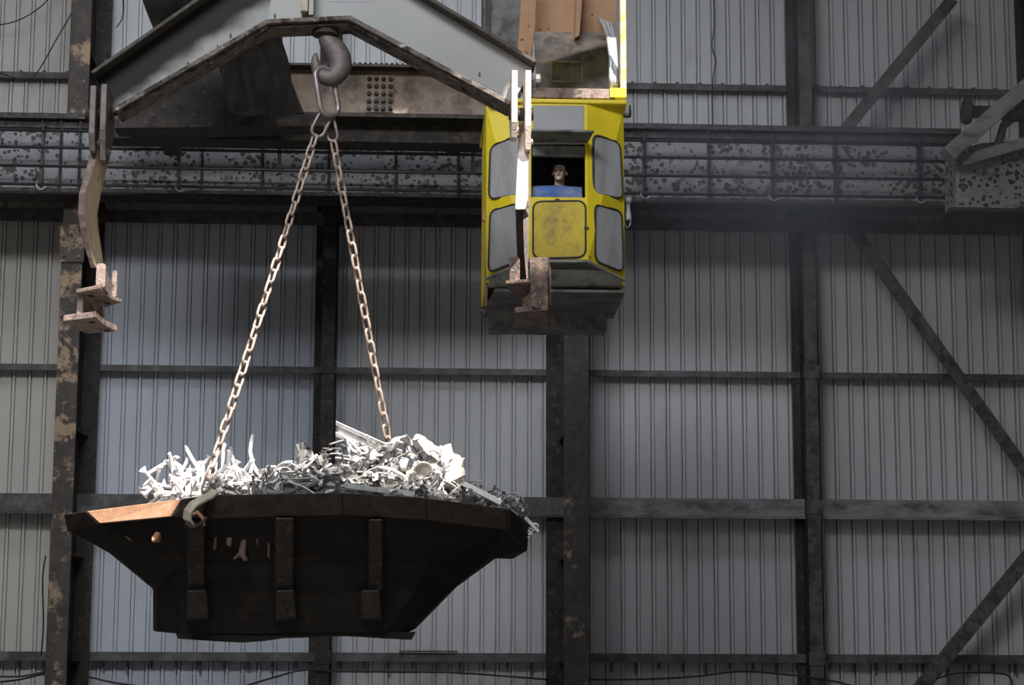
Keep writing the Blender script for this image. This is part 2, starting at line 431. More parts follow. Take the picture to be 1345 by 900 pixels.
# girts: children of the wall
posts = [xat(90, 29.5), xat(430, 29.5), xat(752, 29.5), xat(1066, 29.5), xat(1380, 29.5)]
spans = [(-9.5, posts[0]-0.1)] + [(posts[i]+0.05, posts[i+1]-0.05) for i in range(4)]
for gi, (z, hgt, dep) in enumerate(zip(GZ, (0.13, 0.27, 0.095, 0.2, 0.10), (0.2, 0.34, 0.17, 0.3, 0.12))):
    for si, (a, b) in enumerate(spans):
        bm = BM()
        box(bm, a, b, YW-0.05-dep, YW-0.05, z+hgt/2-0.012, z+hgt/2)                  # top leg
        box(bm, a, b, YW-0.05-dep-0.012, YW-0.05-dep, z-hgt/2, z+hgt/2)              # face
        if gi == 1: box(bm, a, b, YW-0.05-dep-0.06, YW-0.05-dep, z-hgt/2-0.03, z-hgt/2-0.012)   # lower lip
        g = obj('girt', bm, 'girtlight' if gi == 1 and si >= 3 else 'girt', wall)  # right spans paler, the light on them put into the colour
        n = int((b-a)/0.355)
        if gi in (0, 4):
            for k in range(n):
                x = a + 0.2 + k*0.355
                bm = BM()
                if gi == 0:
                    box(bm, x, x+0.03, YW-0.09, YW-0.06, z-hgt/2-0.10-0.04*((k*7) % 3), z-hgt/2)
                else:
                    box(bm, x, x+0.045, YW-0.12, YW-0.07, z+hgt/2, z+hgt/2+0.045)
                obj('bolt', bm, 'girt', g)
# lap trim across the lower bays
bm = BM(); a = at(524, 861, YW-0.3); b = at(601, 861, YW-0.3); box(bm, a.x, b.x, YW-0.32, YW-0.26, GZ[0]+0.07, GZ[0]+0.10)
obj('loose_batten', bm, 'girt', wall)

# ------------------------------------------------------------------ columns and posts
def column(name, pxc, label, wf=0.33, y0=28.45, y1=29.72, m='column', group=None, splices=(), backw=0.40, backoff=0.0):
    X = xat(pxc, y0, 500)
    t = thing(name, (X, y0+0.5, 0), label, 'column', group)
    bm = BM(); box(bm, X-wf/2, X+wf/2, y0, y0+0.035, 0, 14.9); obj('front_flange', bm, m, t, bevel=0.006)
    bm = BM(); box(bm, X-0.015, X+0.015, y0+0.035, y1-0.035, 0, 14.9); obj('web', bm, 'darksteel', t)
    bm = BM(); box(bm, X-backw/2+backoff, X+backw/2+backoff, y1-0.035, y1, 0, 14.9); obj('back_flange', bm, 'darksteel', t)
    for py, hh in splices:
        z = zat(py, y0, pxc)
        bm = BM(); box(bm, X-wf/2-0.03, X+wf/2+0.03, y0-0.03, y0, z-hh, z+hh)
        sp = obj('splice_plate', bm, m, t, bevel=0.006)
        for sx in (-1, 1):
            for k in (-1, 1):
                bm = BM(); lathe(bm, [(0.022, -0.03), (0.022, -0.048), (0.012, -0.058)], (X+sx*wf*0.36, y0, z+k*hh*0.7), 'Y', 8)
                obj('bolt', bm, m, sp)
    # web stiffeners
    for z in (1.6, 3.1, 4.9, 7.0, 10.5):
        bm = BM(); box(bm, X-wf/2+0.02, X+wf/2-0.02, y0+0.035, y1-0.035, z, z+0.02); obj('stiffener', bm, 'darksteel', t)
    return t
column('steel_column', 88, 'broad rust-patched steel column at the left behind the hanging hook arm', wf=0.30, splices=((320, 0.28),), backoff=0.06)
column('steel_column', 757, 'broad dark steel column with a few tan rust patches, below the yellow cab', wf=0.37, splices=(), backw=0.55, backoff=-0.08, m='columndark')
def post(pxc, label, m):
    X = xat(pxc, 29.4, 500); w = 0.20
    t = thing('wind_post', (X, 29.5, 0), label, 'post')
    bm = BM(); box(bm, X-w/2, X+w/2, 29.4, 29.42, 0, 14.9); obj('front_flange', bm, m, t, bevel=0.005)
    bm = BM(); box(bm, X-w/2, X-w/2+0.02, 29.42, 29.78, 0, 14.9); obj('side_flange', bm, 'darksteel', t)
    bm = BM(); box(bm, X+w/2-0.02, X+w/2, 29.42, 29.78, 0, 14.9); obj('side_flange', bm, 'darksteel', t)
    bm = BM(); box(bm, X-w/2-0.12, X+w/2+0.02, 29.78, 29.80, 0, 14.9); obj('back_flange', bm, 'darksteel', t)
    for gz in GZ[:4]:
        bm = BM(); box(bm, X-w/2-0.02, X+w/2+0.02, 29.385, 29.4, gz-0.10, gz+0.10); obj('cleat', bm, m, t)
post(430, 'slim dark wall post behind the chains of the skip', 'darksteel')
post(1066, 'slim grey mottled wall post in the right half of the wall', 'post')
post(1380, 'slim grey wall post at the far right edge, past the end carriage', 'post')

def brace(p, q, label, m='post', w=0.20):
    bm = BM(); beam_between(bm, p, q, 0.05, w, (0, 1, 0))
    # an angle section: a second leg along its upper edge
    P, Q = V(p), V(q); t = (Q-P).normalized(); s = V((0, 1, 0)).cross(t).normalized()
    if s.z < 0: s = -s
    tag(obj('diagonal_brace', bm, m, bevel=0.004), label, 'brace', 'diagonal wall braces')
    return s
def brace2(a, b, label, w=0.19):
    p, q = at(a[0], a[1], 29.25), at(b[0], b[1], 29.25)
    t = (q-p).normalized(); s = V((0, 1, 0)).cross(t).normalized()
    if s.z < 0: s = -s
    root = thing('diagonal_brace', min(p, q, key=lambda v: v.z), label, 'brace', 'diagonal wall braces')
    bm = BM(); loft(bm, [[e+s*w/2, e+s*w/2+V((0, .02, 0)), e-s*w/2+V((0, .02, 0)), e-s*w/2] for e in (p, q)]); obj('face_leg', bm, 'post', root)
    bm = BM(); loft(bm, [[e+s*w/2+V((0, .02, 0)), e+s*w/2+V((0, .18, 0)), e+s*(w/2-.02)+V((0, .18, 0)), e+s*(w/2-.02)+V((0, .02, 0))] for e in (p, q)]); obj('top_leg', bm, 'post', root)
brace2((1252, -2), (1090, 195), 'mottled diagonal brace high on the right, above the runway girder')
brace2((1085, 250), (1360, 636), 'dark diagonal brace sloping down to the right edge below the runway girder')
brace2((1200, 918), (1360, 722), 'dark diagonal brace in the lower right corner of the wall')

# ------------------------------------------------------------------ crane runway girder
YR = 28.2
zt, zb = zat(167, YR), zat(268, YR)
xa, xb = -9.0, xat(1262, YR, 220)
t = thing('runway_girder', (0, YR, zb), 'long rust-spotted plate girder running across the wall at half height', 'girder')
bm = BM(); box(bm, xa, xb, YR-0.16, YR+0.3, zt-0.03, zt); obj('top_flange', bm, 'runwayedge', t, bevel=0.005)
bm = BM(); box(bm, xa, xb, YR-0.10, YR+0.24, zt, zt+0.07); obj('crane_rail', bm, 'runwayedge', t, bevel=0.01)
bm = BM(); box(bm, xa, xb, YR-0.05, YR, zt-0.14, zt-0.03); obj('flange_angle', bm, 'runwayedge', t, bevel=0.005)
bm = BM(); box(bm, xa, xb, YR-0.20, YR+0.32, zb, zb+0.035); obj('bottom_flange', bm, 'darksteel', t, bevel=0.005)
bm = BM(); box(bm, xa, xb, YR-0.05, YR, zb+0.035, zb+0.13); obj('flange_angle', bm, 'runwayedge', t, bevel=0.005)
bm = BM(); box(bm, xa, xb, YR+0.30, 29.7, zt-0.02, zt+0.02); obj('walkway_plate', bm, 'darksteel', t)  # unseen plate, added to shade the wall below
stf = [-60, 56, 80, 105, 236, 266, 345, 432, 520, 602, 700, 780, 845, 930, 1013, 1095, 1205, 1258]
sx = [xat(p, YR, 220) for p in stf]
for x in sx:
    bm = BM(); box(bm, x-0.022, x+0.022, YR-0.06, YR-0.04, zb+0.035, zt-0.03); box(bm, x-0.006, x+0.006, YR-0.12, YR-0.06, zb+0.04, zt-0.03)
    obj('stiffener', bm, 'runwayedge', t)
for i, (a, b) in enumerate(zip([xa]+sx, sx+[xb])):
    bm = BM(); box(bm, a+0.004, b-0.004, YR+0.004*(i % 2), YR+0.03, zb+0.03, zt-0.03); obj('web_panel', bm, 'runway', t)

t = thing('conductor_rail', (0, 27.8, zat(248, 27.8)), 'four dark horizontal conductor pipes on brackets in front of the runway girder', 'rail')
xr0, xr1 = -9.0, xat(1258, 27.8, 220)
for py in (181, 203, 227, 251):
    z = zat(py, 27.8)
    bm = BM(); tube(bm, [(xr0, 27.8, z), ((xr0+xr1)/2, 27.8, z-0.015), (xr1, 27.8, z)], 0.024, 8); obj('pipe', bm, 'pipe', t, smooth=True)
for px in (55, 237, 443, 640, 845, 1013, 1205):
    x = xat(px, 27.85, 220)
    bm = BM(); box(bm, x-0.02, x+0.02, 27.83, 28.03, zat(176, 27.8), zat(172, 27.8)); box(bm, x-0.007, x+0.007, 27.83, 27.85, zat(254, 27.8), zat(172, 27.8))
    br = obj('bracket', bm, 'pipe', t)
    for py in (203, 251):
        z = zat(py, 27.8)
        pts = [V((x+0.02+0.07*math.cos(a), 27.76, z-0.02+0.07*math.sin(a))) for a in [math.pi*(0.95+0.15*k) for k in range(7)]]
        bm = BM(); tube(bm, pts, 0.012, 6); obj('hook', bm, 'sheath' if py == 251 else 'pipe', br, smooth=True)
# a drop bar in front of the rails at left and by the cab
for px in (367, 621):
    p, q = at(px, 120, 27.755), at(px, 229, 27.755)
    bm = BM(); beam_between(bm, p, q, 0.05, 0.05, (0, 1, 0))
    tag(obj('drop_bar', bm, 'darksteel'), 'thin upright bar in front of the conductor pipes, ' + ('left of the hook chains' if px < 500 else 'just left of the yellow cab'), 'bar')

# ------------------------------------------------------------------ end carriage at the right
YE = 27.0
t = thing('crane_end_carriage', at(1320, 272, YE), 'rust-spotted end carriage with a strut and buffer at the right edge', 'crane carriage')
p = [at(1256, 196, YE), at(1256, 274, YE), at(1420, 277, YE), at(1420, 178, YE), at(1290, 188, YE)]
bm = BM(); prism(bm, p, (0, 0.6, 0)); obj('side_plate', bm, 'runway', t, bevel=0.01)
p = [at(1250, 272, YE-0.1), at(1250, 277, YE-0.1), at(1420, 280, YE-0.1), at(1420, 275, YE-0.1)]
bm = BM(); prism(bm, p, (0, 0.8, 0)); obj('bottom_flange', bm, 'darksteel', t)
a, b = at(1243, 205, YE-0.3), at(1390, 78, YE-0.3)
bm = BM(); beam_between(bm, a, b, 0.22, 0.30, (0, 1, 0)); obj('strut', bm, 'girtlight', t, bevel=0.01)
a, b = at(1262, 212, YE-0.2), at(1400, 172, YE-0.2)
bm = BM(); beam_between(bm, a, b, 0.15, 0.10, (0, 1, 0)); obj('lower_strut', bm, 'girtlight', t)
c = at(1270, 147, YE-0.2)
bm = BM(); lathe(bm, [(0.05, -0.06), (0.17, -0.05), (0.185, 0.0), (0.17, 0.05), (0.09, 0.08), (0.095, 0.5), (0.13, 0.52), (0.13, 0.95)], c, 'X', 20); obj('buffer', bm, 'darksteel', t, smooth=True)
pts = [at(1420, 120, YE-0.15), at(1345, 145, YE-0.15), at(1318, 165, YE-0.15), at(1310, 195, YE-0.15)]
bm = BM(); tube(bm, pts, 0.06, 8); obj('hose', bm, 'post', t, smooth=True)

# ------------------------------------------------------------------ riveted crane bridge girder behind the lifting beam
YB = 24.5
t = thing('crane_bridge_girder', at(450, 175, YB), 'brown riveted bridge girder behind the hook and lifting beam', 'girder')
p = [at(140, 90, YB), at(140, 150, YB), at(640, 152, YB), at(640, 93, YB)]
bm = BM(); prism(bm, p, (0, 0.04, 0)); web = obj('web', bm, 'brown', t)
a, b = at(140, 92, YB), at(640, 96, YB)
bm = BM(); box(bm, a.x, b.x, YB-0.2, YB+0.5, b.z, b.z+0.03); tf = obj('top_flange', bm, 'darksteel', t)
for k in range(26):
    x = xat(452+k*7, YB, 95)
    bm = BM(); lathe(bm, [(0.025, 0), (0.024, 0.02), (0.012, 0.035)], (x, YB-0.15, b.z+0.03), 'Z', 8); obj('rivet', bm, 'darksteel', tf)
z0, z1 = zat(175, YB-0.3), zat(150, YB-0.3)
bm = BM(); box(bm, a.x, b.x, YB-0.25, YB+0.5, z1-0.05, z1); obj('bottom_flange', bm, 'darksteel', t)
bm = BM(); box(bm, a.x, b.x, YB+0.05, YB+0.5, z0-0.05, z1-0.05); obj('under_channel', bm, 'darksteel', t)
p = [at(150, 100, YB+2.3), at(150, 160, YB+2.3), at(632, 162, YB+2.3), at(632, 103, YB+2.3)]
bm = BM(); prism(bm, p, (0, 0.4, 0)); obj('rear_girder', bm, 'brown', t)  # unseen second girder, added to shade a bright band of wall
for px in (200, 600):
    c = at(px, 130, YB); bm = BM(); box(bm, c.x-.1, c.x+.1, YB+.05, YB+2.3, c.z-.15, c.z+.1); obj('cross_tie', bm, 'darksteel', t)
c = at(630, 125, YB); c2 = at(660, 125, 25.3); bm = BM(); box(bm, c.x-.15, c2.x, YB+.05, 25.25, c.z-.12, c.z+.12); obj('end_tie', bm, 'darksteel', t)
sp0, sp1 = at(481, 99, YB-0.02), at(517, 148, YB-0.02)
bm = BM(); box(bm, sp0.x, sp1.x, YB-0.025, YB, sp1.z, sp0.z); sp = obj('splice_plate', bm, 'brown', t)
for i in range(4):
    for j in range(5):
        x = sp0.x + (sp1.x-sp0.x)*(0.12+0.253*i); z = sp1.z + (sp0.z-sp1.z)*(0.1+0.2*j)
        bm = BM(); lathe(bm, [(0.033, -0.025), (0.031, -0.045), (0.015, -0.058)], (x, YB, z), 'Y', 8); obj('rivet', bm, 'darksteel', sp)

# hoist machinery and sooty tarpaulin hanging behind the beam
def rumple(grid_px, Y, amp, name, label, cat, m, nx=14, ny=14, thick=0.04):
    """a folded hanging cloth between four picture corners"""
    tl, tr, br, bl = [at(*c, Y) for c in grid_px]
    bm = BM()
    G = []
    for j in range(ny+1):
        r = []
        for i in range(nx+1):
            u, v = i/nx, j/ny
            p = (tl*(1-u)+tr*u)*(1-v) + (bl*(1-u)+br*u)*v
            f = math.sin(u*17+v*3)*0.5 + math.sin(u*29-v*5+1)*0.3 + noise.noise(p*2.3)*0.9
            p = p + V((noise.noise(p*1.7+V((5, 0, 0)))*0.10, f*amp, noise.noise(p*2.1)*0.08))
            r.append(bm.verts.new(p))
        G.append(r)
    for j in range(ny):
        for i in range(nx): bm.faces.new((G[j][i], G[j][i+1], G[j+1][i+1], G[j+1][i]))
    bmesh.ops.solidify(bm, geom=bm.faces[:], thickness=thick)
    return tag(obj(name, bm, m, smooth=True), label, cat)
rumple([(172, -60), (420, -60), (300, 75), (205, 45)], 20.5, 0.12, 'sooty_tarpaulin', 'black sooty cloth hanging above the left slope of the lifting beam', 'tarpaulin', 'soot')
rumple([(285, 30), (362, 45), (392, 150), (300, 150)], 20.42, 0.10, 'creased_tarpaulin', 'dark creased cloth hanging below the lifting beam, left of the hook', 'tarpaulin', 'soot')
t = thing('hoist_trolley', at(270, 150, 22.5), 'dark hoist trolley block half hidden behind the left slope of the lifting beam', 'crane trolley')
bm = BM(); p = [at(160, 120, 22.5), at(160, 160, 22.5), at(400, 150, 22.5), at(380, 98, 22.5), at(362, 72, 22.5), at(362, 20, 22.5), at(250, 20, 22.5)]
prism(bm, p, (0, 0.9, 0)); obj('frame', bm, 'darksteel', t, bevel=0.02)
bm = BM(); p = [at(150, 152, 22.3), at(150, 168, 22.3), at(430, 165, 22.3), at(430, 150, 22.3)]
prism(bm, p, (0, 0.4, 0)); obj('lower_rail', bm, 'darksteel', t)
bm = BM(); lathe(bm, [(0.1, -0.35), (0.34, -0.34), (0.34, -0.3), (0.25, -0.28), (0.25, 0.28), (0.34, 0.3), (0.34, 0.34), (0.1, 0.35)], at(330, 60, 22.2), 'X', 20); obj('drum', bm, 'darksteel', t, smooth=False)

# hanging structure of the cab -------------------------------------------------
YS = 23.2
t = thing('cab_hanger', at(752, 128, YS), 'orange rust-specked bracket of the crane bridge above the yellow cab', 'crane bracket')
p = [at(700, -30, YS), at(702, 42, YS), at(760, 43, YS), at(762, -30, YS)]
bm = BM(); prism(bm, p, (0, 0.03, 0)); obj('web_plate', bm, 'orange', t)
p = [at(764, -30, YS+.05), at(762, 42, YS+.05), at(806, 42, YS+.05), at(814, -30, YS+.05)]
bm = BM(); prism(bm, p, (0, 0.03, 0)); obj('web_plate', bm, 'orange', t)
p = [at(758, -30, YS-0.25), at(755, 50, YS-0.25), at(761, 46, YS-0.25), at(767, -30, YS-0.25)]
bm = BM(); prism(bm, p, (0, 0.28, 0)); obj('rib', bm, 'orange', t)
bm = BM(); hexa(bm, [at(703, 84, YS-0.3), at(797, 57, YS-0.3), at(798, 59, YS-0.3), at(704, 86, YS-0.3), at(700, 42, YS), at(806, 42, YS), at(806, 44, YS), at(700, 44, YS)])
obj('sloping_plate', bm, 'brown', t)
p = [at(686, -30, YS-0.5), at(680, 66, YS-0.5), at(698, 78, YS-0.5), at(708, -30, YS-0.5)]
bm = BM(); prism(bm, p, (0, 0.12, 0)); obj('hanger_leg', bm, 'orange', t, bevel=0.006)
p = [at(700, 10, YS-0.56), at(690, 66, YS-0.56), at(697, 76, YS-0.56), at(704, 22, YS-0.56)]
bm = BM(); prism(bm, p, (0, 0.05, 0)); obj('gusset', bm, 'orange', t)
p = [at(704, 50, YS+0.3), at(704, 120, YS+0.3), at(806, 120, YS+0.3), at(806, 40, YS+0.3)]
bm = BM(); prism(bm, p, (0, 0.04, 0)); bp = obj('back_plate', bm, 'pangrey', t)
p0, p1 = at(724, 81, YS+0.28), at(764, 108, YS+0.28)
for (x0, x1, za, zb_) in ((p0.x, p1.x, p0.z, p0.z+0.012), (p0.x, p1.x, p1.z, p1.z+0.012), (p0.x, p0.x+0.012, p1.z, p0.z), (p1.x, p1.x+0.012, p1.z, p0.z)):
    bm = BM(); box(bm, x0, x1, YS+0.27, YS+0.3, za, zb_); obj('hatch_edge', bm, 'panlight', bp)
YF = 21.15
a, b = at(700, 122, YF), at(808, 122, YF)
bm = BM(); box(bm, a.x, b.x, YF, YF+0.12, at(700, 128, YF).z, at(700, 115, YF).z); obj('cross_rail', bm, 'rusty', t, bevel=0.006)
c0, c1 = at(819, 128, YF), at(819, -30, YF)
bm = BM(); box(bm, c0.x-0.033, c0.x+0.033, YF, YF+0.07, c0.z, c1.z); obj('corner_upright', bm, 'upright', t, bevel=0.005)
bm = BM(); box(bm, at(801, 122, YF).x, at(822, 122, YF).x, YF-0.02, YF+0.1, at(801, 128, YF).z, at(801, 116, YF).z); obj('corner_bracket', bm, 'yellow', t)
for px in (704, 812):
    a = at(px, 122, YF+0.1); bm = BM(); box(bm, a.x-0.05, a.x+0.05, YF+0.1, YS+0.35, a.z-0.04, a.z+0.05); obj('side_rail', bm, 'darksteel', t)
# dark post of the bridge
t = thing('bridge_post', at(660, 175, 25.2), 'dark mottled upright of the crane bridge above the cab, left of its orange bracket', 'crane post')
p = [at(634, -30, 25.2), at(634, 175, 25.2), at(684, 175, 25.2), at(684, -30, 25.2)]
bm = BM(); prism(bm, p, (0, 0.5, 0)); obj('box_section', bm, 'post', t, bevel=0.01)
p = [at(638, -30, 25.18), at(638, 160, 25.18), at(645, 160, 25.18), at(645, -30, 25.18)]
bm = BM(); prism(bm, p, (0, 0.03, 0)); obj('cover_strip', bm, 'darksteel', t)
# cable bundle dropping to the cab roof
for k, (dxp, r) in enumerate(((0, .03), (6, .022), (10, .022), (3, .018))):
    pts = [at(788+dxp*.6, 26+k, YS-0.1), at(793+dxp, 32, YS-0.4), at(799+dxp*.8, 48, YS-1.0), at(803+dxp*.6, 75, YS-1.6), at(803+dxp*.7, 104, YF+0.12), at(804+dxp*.7, 116, YF+0.14)]
    bm = BM(); tube(bm, pts, r, 8)
    which = ('thickest, leftmost', 'second from the left', 'rightmost, nearest the upright', 'thinnest')[k]
    tag(obj('power_cable', bm, 'sheath', smooth=True), 'grey cable curving down to the cab roof, ' + which + ' of the bundle', 'cable', 'cables of the cab roof')

# loose wires on the wall
def wire(pts, Y, r, label, m='cable', name='wire'):
    P = [at(x, y, Y) for x, y in pts]
    out = []
    for i in range(len(P)-1):                       # Catmull-Rom
        p0, p1, p2, p3 = P[max(i-1, 0)], P[i], P[i+1], P[min(i+2, len(P)-1)]
        for k in range(6):
            s = k/6
            out.append(0.5*((2*p1)+(p2-p0)*s+(2*p0-5*p1+4*p2-p3)*s*s+(3*p1-p0-3*p2+p3)*s**3))
    out.append(P[-1])
    bm = BM(); tube(bm, out, r, 6)
    return tag(obj(name, bm, m, smooth=True), label, 'wire')
wire([(-20, 36), (20, 28), (52, 10), (80, -20)], 29.6, 0.010, 'thin wire crossing the top left corner of the wall')
wire([(0, 96), (30, 104), (48, 96), (75, 50), (96, 12), (100, -20)], 29.5, 0.010, 'thin looping wire beside the left column, hung over the upper girt')
wire([(153, 36), (160, 25), (162, 8), (160, -20)], 29.5, 0.010, 'short loose wire end just right of the left column')
wire([(937, -20), (938, 35), (935, 60), (940, 80), (936, 110), (936, 172)], 29.8, 0.010, 'thin kinked wire hanging down the upper wall right of the cab')
wire([(60, 730), (56, 760), (57, 820), (54, 862)], 28.44, 0.012, 'black wire hanging beside the left column near the floor')
wire([(-20, 898), (25, 893), (62, 884)], 29.5, 0.014, 'upper black cable left of the left column near the bottom')
wire([(-20, 888), (25, 889), (62, 882)], 29.4, 0.014, 'lower black cable left of the left column near the bottom')
wire([(108, 887), (150, 897), (200, 903)], 29.5, 0.014, 'black cable sagging under the lowest girt right of the left column')
wire([(320, 902), (360, 890), (400, 880), (440, 882), (520, 883), (600, 884), (722, 893)], 29.35, 0.014, 'long black cable strung under the lowest girt between the post and the central column')
wire([(776, 893), (860, 892), (920, 888), (975, 882), (1040, 887), (1085, 893), (1120, 901)], 29.35, 0.014, 'long black cable strung under the lowest girt right of the central column')
wire([(1230, 892), (1260, 884), (1320, 886), (1330, 901)], 29.2, 0.014, 'short black cable looping behind the lower right brace')

# ------------------------------------------------------------------ lifting beam
YL = 18.0
t = thing('lifting_beam', at(408, 47, YL), 'grey gable-shaped lifting beam with rusted flanges spanning the upper left', 'lifting beam')
yf = YL-0.2
bot = [(149, 141), (350, 25), (460, 20), (672, 133)]
top = [(118, 97), (262, -3), (362, -72), (452, -72), (566, -1), (705, 82)]
def onmid(p):                      # the flange's front edge is seen; its middle line lies 0.2 m further in
    q = at(p[0], p[1], yf); return V((q.x, YL, q.z))
B_ = [onmid(p) for p in bot]; T_ = [onmid(p) for p in top]
# left web plate darker towards its top flange
def darkened():
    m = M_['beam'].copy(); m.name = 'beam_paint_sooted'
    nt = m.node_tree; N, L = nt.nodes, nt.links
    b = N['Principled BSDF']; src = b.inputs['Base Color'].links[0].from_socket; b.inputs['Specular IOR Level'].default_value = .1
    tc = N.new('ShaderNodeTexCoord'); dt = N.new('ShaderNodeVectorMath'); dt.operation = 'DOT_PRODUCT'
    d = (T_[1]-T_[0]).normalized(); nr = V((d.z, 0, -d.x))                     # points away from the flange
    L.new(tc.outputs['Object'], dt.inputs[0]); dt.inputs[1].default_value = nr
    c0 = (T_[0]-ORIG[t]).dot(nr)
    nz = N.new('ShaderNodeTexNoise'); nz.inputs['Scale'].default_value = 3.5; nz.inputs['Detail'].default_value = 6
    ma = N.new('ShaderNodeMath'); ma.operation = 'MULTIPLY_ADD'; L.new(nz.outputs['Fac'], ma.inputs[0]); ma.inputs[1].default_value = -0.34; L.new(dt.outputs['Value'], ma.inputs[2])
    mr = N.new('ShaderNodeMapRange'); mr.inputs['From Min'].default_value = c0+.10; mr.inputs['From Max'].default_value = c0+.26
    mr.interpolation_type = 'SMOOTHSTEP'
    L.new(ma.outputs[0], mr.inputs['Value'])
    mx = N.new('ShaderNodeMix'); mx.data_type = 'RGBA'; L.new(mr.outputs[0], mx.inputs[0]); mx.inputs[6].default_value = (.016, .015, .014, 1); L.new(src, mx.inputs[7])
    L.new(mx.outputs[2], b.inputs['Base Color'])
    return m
M_['beamsoot'] = darkened()
# web with a welded seam: three plates
WT = [T_[0]+V((.03, 0, .0)), T_[2], T_[3], T_[5]+V((-.03, 0, .0))]
zcut = lambda a, b, x: a + (b-a)*((x-a.x)/(b.x-a.x))
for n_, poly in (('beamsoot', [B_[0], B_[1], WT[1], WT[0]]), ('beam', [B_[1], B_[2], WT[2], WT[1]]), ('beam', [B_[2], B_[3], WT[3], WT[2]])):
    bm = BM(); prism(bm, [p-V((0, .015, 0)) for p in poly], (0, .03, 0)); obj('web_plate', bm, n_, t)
bm = BM(); strip(bm, B_, 0.40, 0.045); obj('bottom_flange', bm, 'beamedge', t, bevel=0.006)
bm = BM(); strip(bm, [B_[0]+(B_[1]-B_[0])*.05+V((0, 0, -.05)), B_[1]+V((0, 0, -.052)), B_[2]+V((0, 0, -.052)), B_[2]+(B_[3]-B_[2])*.7+V((0, 0, -.05))], 0.30, 0.02); obj('cover_plate', bm, 'beamedge', t, bevel=0.004)
bm = BM(); strip(bm, [p+V((0, 0, .03)) for p in T_], 0.36, 0.035); obj('top_flange', bm, 'beamtop', t, bevel=0.006)
# central stiffener and its packing block
a = at(409, 20, yf+.05)
bm = BM(); box(bm, a.x-.025, a.x+.02, yf+.04, YL-.015, a.z, T_[2].z-.02); obj('stiffener', bm, 'beam', t, bevel=0.004)
bm = BM(); box(bm, a.x-.10, a.x-.03, yf+.03, YL-.015, a.z+.03, a.z+.5); obj('packing_block', bm, 'strap', t, bevel=0.01)
for px, py in ((361, 21), (303, 47), (286, 62), (630, 98), (247, 84)):
    c = at(px, py, yf+.06); bm = BM(); lathe(bm, [(.011, -.02), (.011, .01), (.006, .012), (.006, .025)], c, 'Z', 6); obj('bolt', bm, 'beamedge', t)
# faded stencil marks on the web
x = at(428, -4, YL-.02).x
for k, wd in enumerate((.035, .05, .04, .05, .03, .045, .04, .02, .02, .02)):
    z = at(428, 2, YL-.02).z
    bm = BM(); box(bm, x, x+wd, YL-.018, YL-.0155, z, z+.085)
    obj('stencil_mark', bm, 'ink', t); x += wd+.012
# clevis plates at both ends
def clevis(pxs, spec, m):
    for px, (ytop, ybot, ymid, back) in zip(pxs, spec):
        X = at(px, (ytop+ybot)/2, 17.62).x
        zt_, zb_, zm = zat(ytop, 17.62, px), zat(ybot, 17.62, px), zat(ymid, 17.62, px)
        poly = [(X, 17.62, zt_), (X, 17.62, zm), (X, 17.70, zb_), (X, 17.86, zb_), (X, 18.05+back, zm+.08), (X, 18.05, zt_-.25), (X, 17.95, zt_)]
        bm = BM(); prism(bm, [V(p) for p in poly], (.055, 0, 0)); pl = obj('clevis_plate', bm, m, t, bevel=0.006)
        for (yy, zz) in ((17.80, zb_+.1),):
            bm = BM(); lathe(bm, [(.03, .055), (.03, .075), (.018, .082)], (X, yy, zz), 'X', 6); obj('nut', bm, m, pl)
clevis((117, 131), ((112, 196, 175, 0), (110, 208, 170, .1)), 'clev')
clevis((672, 690), ((92, 178, 160, 0), (92, 194, 165, .05)), 'armbright')
for px in (113, 668):
    c = at(px, 150, 17.8); bm = BM(); lathe(bm, [(.05, 0), (.06, .01), (.06, .22), (.05, .23)], c, 'X', 14); obj('pin', bm, 'darksteel', t, smooth=False)
c = at(702, 106, 17.66); bm = BM(); lathe(bm, [(.05, 0), (.065, .01), (.065, .05), (.03, .06)], c, 'X', 12); obj('pin_head', bm, 'clev', t)

# ------------------------------------------------------------------ hook arms hanging from the beam's ends
def arm(levels, label, foot, m1='arm', m2='armedge'):
    base = at(levels[-1][2], levels[-1][0], levels[-1][4])
    t = thing('hook_arm', base, label, 'crane hook')
    bm = BM(); rings = []
    for (py, x1, x2, x3, yf1, yb) in levels:
        p1, p2, p3 = at(x1, py, yf1+.02), at(x2, py, yf1), at(x3, py, yb)
        rings.append([p1, p2, p3, p3+(p1-p2)])
    loft(bm, rings)
    o = obj('shank', bm, [m1, m2], t, bevel=0.008)
    for p in o.data.polygons:            # left arm: narrow front edge takes the darker material, broad cheek the paler
        n = p.normal
        if n.y < -.55 and foot == 'L': p.material_index = 1
        if n.y < -.3 and n.z < -.25 and foot == 'R': p.material_index = 1  # tilt shade of the right arm's lower front, painted dark
    return t
LA = arm([(172, 124, 134, 146, 17.86, 18.12), (200, 119, 129, 146, 17.80, 18.1), (255, 103, 112, 133, 17.60, 17.95), (282, 102, 111, 128, 17.58, 17.9), (310, 106, 114, 131, 17.63, 17.93), (352, 119, 126, 137, 17.72, 17.95)],
         'kinked yellowish hook arm with an empty foot at the left end of the lifting beam', 'L')
RA = arm([(150, 682, 694, 697, 17.95, 18.2), (171, 681.5, 694, 696, 17.90, 18.15), (262, 677, 693, 695.5, 17.60, 17.90), (274, 676.5, 690, 696, 17.58, 17.88), (284, 677, 686.5, 695, 17.64, 17.86), (330, 678.5, 688, 694.5, 17.92, 18.06), (367, 680, 691.5, 693.5, 18.15, 18.25)],
         'sunlit kinked hook arm with a rusty channel foot hanging in front of the yellow cab', 'R', 'armbright', 'skiprib')
